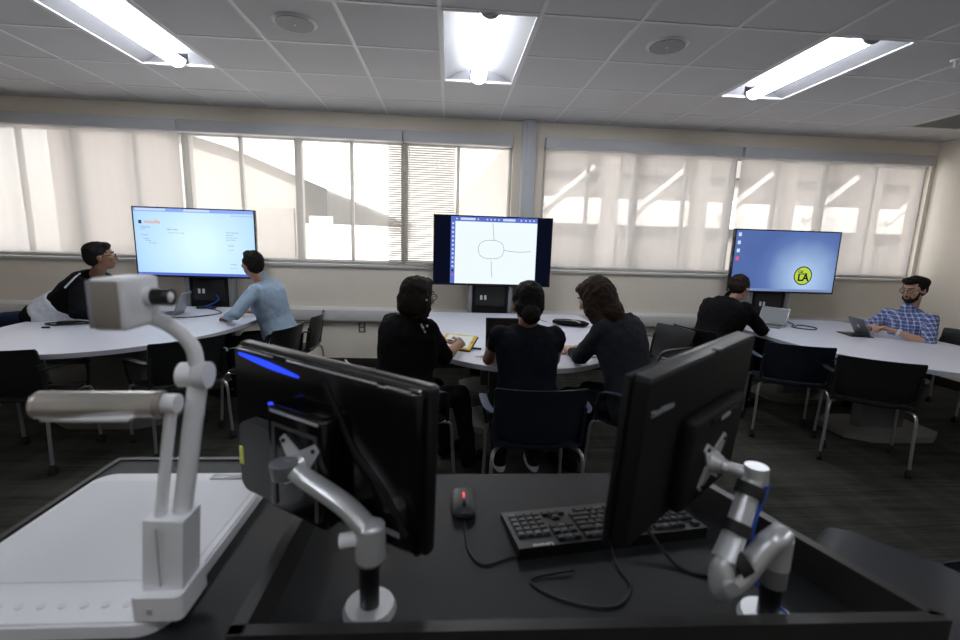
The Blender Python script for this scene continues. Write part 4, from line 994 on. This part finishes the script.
# monitor arms
def arm(lab, base, segs, plate, pd, ptw=.048):
    t = thing('monitor_arm', lab, 'monitor arm', base)
    b = V(base); j0 = V(segs[0][0])
    obj('base_disc', MB().cyl(b+V((0, 0, .0005)), b+V((0, 0, .012)), .047, .042, 32), 'silver', t, True)
    obj('post', MB().cyl(b+V((0, 0, .012)), V((b.x, b.y, j0.z-.02)), .017, seg=24), 'satin_black', t, True)
    obj('post_collar', MB().cyl((b.x, b.y, j0.z-.055), (b.x, b.y, j0.z-.02), .021, seg=24), 'silver_dark', t, True)
    return t
def seg_(t, pts, w0, w1, hh=.012, m='silver', up=(0, 0, 1)):
    pts = spline(pts, 5); n = len(pts); pr = []
    for i in range(n):
        w_ = w0+(w1-w0)*i/(n-1); pr.append([(w_*math.cos(a)*1.0, hh*(abs(math.sin(a))**.7)*math.copysign(1, math.sin(a))) for a in [2*PI*k/14 for k in range(14)]])
    return obj('arm_link', MB().sweep(pts, pr, up), m, t, True)
def vesa(t, mon, cx, cz, y, s=.043):
    mm = wmat(mon); T_ = mm @ Matrix.Translation((cx, y, cz))
    pts = []
    for k in range(4):
        a = PI/4+k*PI/2
        for da, r in ((-.13, s*1.45), (.13, s*1.45), (PI/4, s*.62)): pts.append((r*math.cos(a+da), r*math.sin(a+da)))
    Q = T_ @ Matrix.Rotation(PI/2, 4, 'X')
    pl = MB().prism_m(pts, 0, .004, Q); p = obj('mount_plate', pl, 'silver', t, True)
    for k in range(4):
        a = PI/4+k*PI/2; c = Q @ V((s*1.25*math.cos(a), s*1.25*math.sin(a), .004)); c2 = Q @ V((s*1.25*math.cos(a), s*1.25*math.sin(a), .007)); obj('screw', MB().cyl(c, c2, .004, seg=10), 'rubber', p, True)
    obj('swivel_boss', MB().cyl(Q @ V((0, 0, .003)), Q @ V((0, 0, .020)), .022, .015, 24).sph(Q @ V((0, 0, .024)), .013, 16), 'silver', t, True)
    return Q @ V((0, 0, .024))
A1 = arm('silver monitor arm holding the left monitor', (-.128, .712, DZ), [((-.125, .70, 1.005),)], None, None)
e0 = vesa(A1, ML, .008, -.022, -.060, .043)
j1 = V((-.123, .700, 1.003)); knob = V((-.276, .742, 1.112))
obj('elbow_joint', MB().cyl(j1+V((0, 0, -.035)), j1+V((0, 0, .024)), .026, .024, 28).sph(j1+V((0, 0, .022)), (.0235, .0235, .010), 20), 'silver', A1, True)
seg_(A1, [j1+V((0, 0, .012)), j1.lerp(knob, .3)+V((0, 0, .022)), j1.lerp(knob, .75)+V((0, 0, .012)), knob+V((.02, -.005, -.004))], .023, .017, .013)
obj('side_knob', MB().cyl(j1+V((-.05, .0, -.005)), j1+V((-.02, .0, .0)), .013, seg=18), 'doc_white2', A1, True)
obj('end_cap', MB().cyl(knob+V((0, 0, -.020)), knob+V((0, 0, .007)), .020, .024, 28), 'silver_dark', A1, True)
seg_(A1, [knob+V((.0, 0, .004)), knob.lerp(e0, .5)+V((0, 0, -.004)), e0], .017, .010, .010)
A2 = arm('silver monitor arm with blue cables holding the right monitor', (.575, .665, DZ), [((.575, .66, .985),)], None, None)
e1 = vesa(A2, MRt, .015, -.055, -.056, .042)
b0 = V((.562, .650, 1.028)); b1 = V((.470, .650, .968)); b2 = V((.548, .706, 1.118))
obj('post_cap', MB().cyl((.575, .665, .965), (.575, .665, 1.02), .022, seg=24), 'silver', A2, True)
seg_(A2, [b0+V((.012, .008, .003)), b0+V((-.006, 0, -.001)), b0+V((-.022, 0, -.014)), b1.lerp(b0, .4)+V((0, 0, -.03)), b1+V((.0, 0, -.035))], .019, .021, .015)
obj('elbow_joint', MB().sph(b1+V((0, 0, -.012)), (.019, .024, .042), 24).cyl(b1+V((0, -.020, -.012)), b1+V((0, -.028, -.012)), .014, .012, 24), 'silver', A2, True)
seg_(A2, [b1+V((0, 0, .02)), b1.lerp(b2, .4), b1.lerp(b2, .75), b2], .021, .017, .012)
obj('end_cap', MB().cyl(b2+V((0, 0, -.018)), b2+V((0, 0, .010)), .021, .019, 28), 'silver', A2, True)
seg_(A2, [b2+V((0, 0, -.010)), b2.lerp(e1, .5)+V((0, 0, -.004)), e1], .014, .010, .011)
for u in (.42, .80):
    c = b1.lerp(b2, u); d = (b2-b1).normalized(); obj('velcro_strap', MB().tube([c-d*.010, c+d*.010], .0235, 16), 'rubber', A2, True)
obj('velcro_strap', MB().tube([b0.lerp(b1, .62), b0.lerp(b1, .8)], .0245, 16), 'rubber', A2, True)
cord('cable', 'blue cable strapped along the right monitor arm', [b2+V((.022, -.004, -.02)), b1.lerp(b2, .75)+V((.028, .0, -.004)), b1.lerp(b2, .5)+V((.026, 0, -.008)), b1.lerp(b2, .25)+V((.034, .0, -.012)), V((.535, .69, .95)), V((.575, .70, .90)), V((.615, .665, .862))], .0042, 'blue_cable')

# ------------------------------------------------------------------ outside the windows
struct('ground', MB().box((-30, WY+T+.02, -3.2), (40, 45, -3.0)), 'ext_ground', 'paved ground outside')
bd = thing('neighbouring_building', 'pale concrete building with white ledges seen through the right window', 'building', (9, 14, -3))
obj('wall', MB().box((2.2, 14.3, -3), (22, 19, 7.5)), 'ext_wall', bd, True)
obj('upper_panel', MB().box((2.2, 14.05, 3.75), (22, 14.3, 7.5)), 'ext_wall_dark', bd, True)
obj('ledge', MB().box((2.2, 13.7, 2.18), (22, 14.3, 2.95), .02), 'ext_white', bd, True)
obj('ledge', MB().box((2.2, 13.7, -2.1), (22, 14.3, -1.3), .02), 'ext_white', bd, True)
for k in range(8):
    x = 4.55+k*2.75
    obj('window', MB().box((x-2.1, 14.1, .75), (x-.1, 14.31, 1.95), .01), 'ext_wall_dark', bd, True)
    obj('column', MB().box((x-.02, 13.4, -3), (x+.38, 14.3, 7.5), .02), 'ext_wall', bd, True)
    for z in (3.2, -.2):
        m_ = MB().box((-1.0, -.05, -.06), (1.0, .05, .06)); m_.mul(Matrix.Translation((x-1.1, 13.6, z)) @ Matrix.Rotation(R(-40), 4, 'Y')); obj('diagonal_bar', m_, 'ext_white', bd, True)  # white diagonal bars across each bay
b2_ = thing('white_building', 'bright white building with a sloping roof line outside the middle panes', 'building', (-4, 15, -3))
obj('wall', MB().box((-9, 18.5, -3), (2.1, 22, 9)), 'ext_white', b2_, True)
QY = Matrix(((1, 0, 0, 0), (0, 0, 1, 0), (0, 1, 0, 0), (0, 0, 0, 1)))
obj('stair_wall', MB().prism_m([(-12, -3), (-4.75, -3), (-4.75, 3.38), (-6.6, 4.1), (-12, 5.6)], 15, 18.4, QY), 'ext_wall', b2_, True)
obj('roof_slab', MB().prism_m([(-12.0, 5.6), (-6.6, 4.1), (-1.35, 2.05), (-1.35, 2.12), (-6.6, 4.28), (-12, 5.8)], 14.6, 18.4, QY), 'ext_white', b2_, True)
obj('louvred_window', MB().box((-6.5, 14.93, .4), (-4.9, 15.02, 2.4), .01), 'ext_wall_dark', b2_, True)
obj('white_front', MB().box((-4.75, 15.2, -3), (.1, 15.6, 1.95), .02), 'ext_white', b2_, True)
obj('window', MB().box((-4.5, 15.13, .95), (-3.75, 15.22, 2.2), .01), 'ext_pale', b2_, True)
obj('low_wall', MB().box((-6.3, 13.9, -3), (-2.4, 14.4, .45), .02), 'ext_white', b2_, True)
obj('side_block', MB().prism_m([(.15, -3), (2.15, -3), (2.15, 5.2), (.35, 2.9), (.15, 2.6)], 15.5, 18.4, QY), 'ext_wall', b2_, True)
obj('terrace', MB().box((.2, 14.2, -3), (2.15, 15.5, 2.0), .02), 'ext_white', b2_, True)

# ------------------------------------------------------------------ light
W = bpy.data.worlds.new('sky'); S.world = W; W.use_nodes = True; nt = W.node_tree; nt.nodes.clear()
sk = nt.nodes.new('ShaderNodeTexSky'); sk.sky_type = 'NISHITA'; sk.sun_disc = False; sk.sun_elevation = R(48); sk.sun_rotation = R(200); sk.air_density = 1.4; sk.dust_density = 3
mx = nt.nodes.new('ShaderNodeMix'); mx.data_type = 'RGBA'; mx.inputs['Factor'].default_value = .75; mx.inputs['B'].default_value = (7, 7, 7, 1)
bg = nt.nodes.new('ShaderNodeBackground'); bg.inputs[1].default_value = .42; o = nt.nodes.new('ShaderNodeOutputWorld')
nt.links.new(sk.outputs[0], mx.inputs['A']); nt.links.new(mx.outputs['Result'], bg.inputs[0]); nt.links.new(bg.outputs[0], o.inputs[0])
sun = bpy.data.lights.new('sun', 'SUN'); sun.energy = 8.5; sun.angle = R(.6); sun.color = (1, .985, .97)
so = bpy.data.objects.new('sun', sun); C.objects.link(so); so.rotation_euler = (R(48), 0, R(-28))

# ------------------------------------------------------------------ camera
f, p, y, r = 451.4, .1684, .0722, .0311
fw = V((math.sin(y)*math.cos(p), math.cos(y)*math.cos(p), -math.sin(p))); rt = V((math.cos(y), -math.sin(y), 0)); up = rt.cross(fw)
r2 = rt*math.cos(r)+up*math.sin(r); u2 = -rt*math.sin(r)+up*math.cos(r)
m = Matrix((r2, u2, -fw)).transposed().to_4x4(); m.translation = (0, 0, 1.5)
cd = bpy.data.cameras.new('camera'); cd.sensor_width = 36; cd.lens = f*36/960; cd.clip_start = .02; cd.clip_end = 200
cd.dof.use_dof = True; cd.dof.focus_distance = 3.3; cd.dof.aperture_fstop = 2.8
co = bpy.data.objects.new('camera', cd); C.objects.link(co); co.matrix_world = m; S.camera = co
S.view_settings.view_transform = 'Standard'; S.view_settings.look = 'None'; S.view_settings.gamma = 1; S.view_settings.use_curve_mapping = False
S.view_settings.exposure = .16
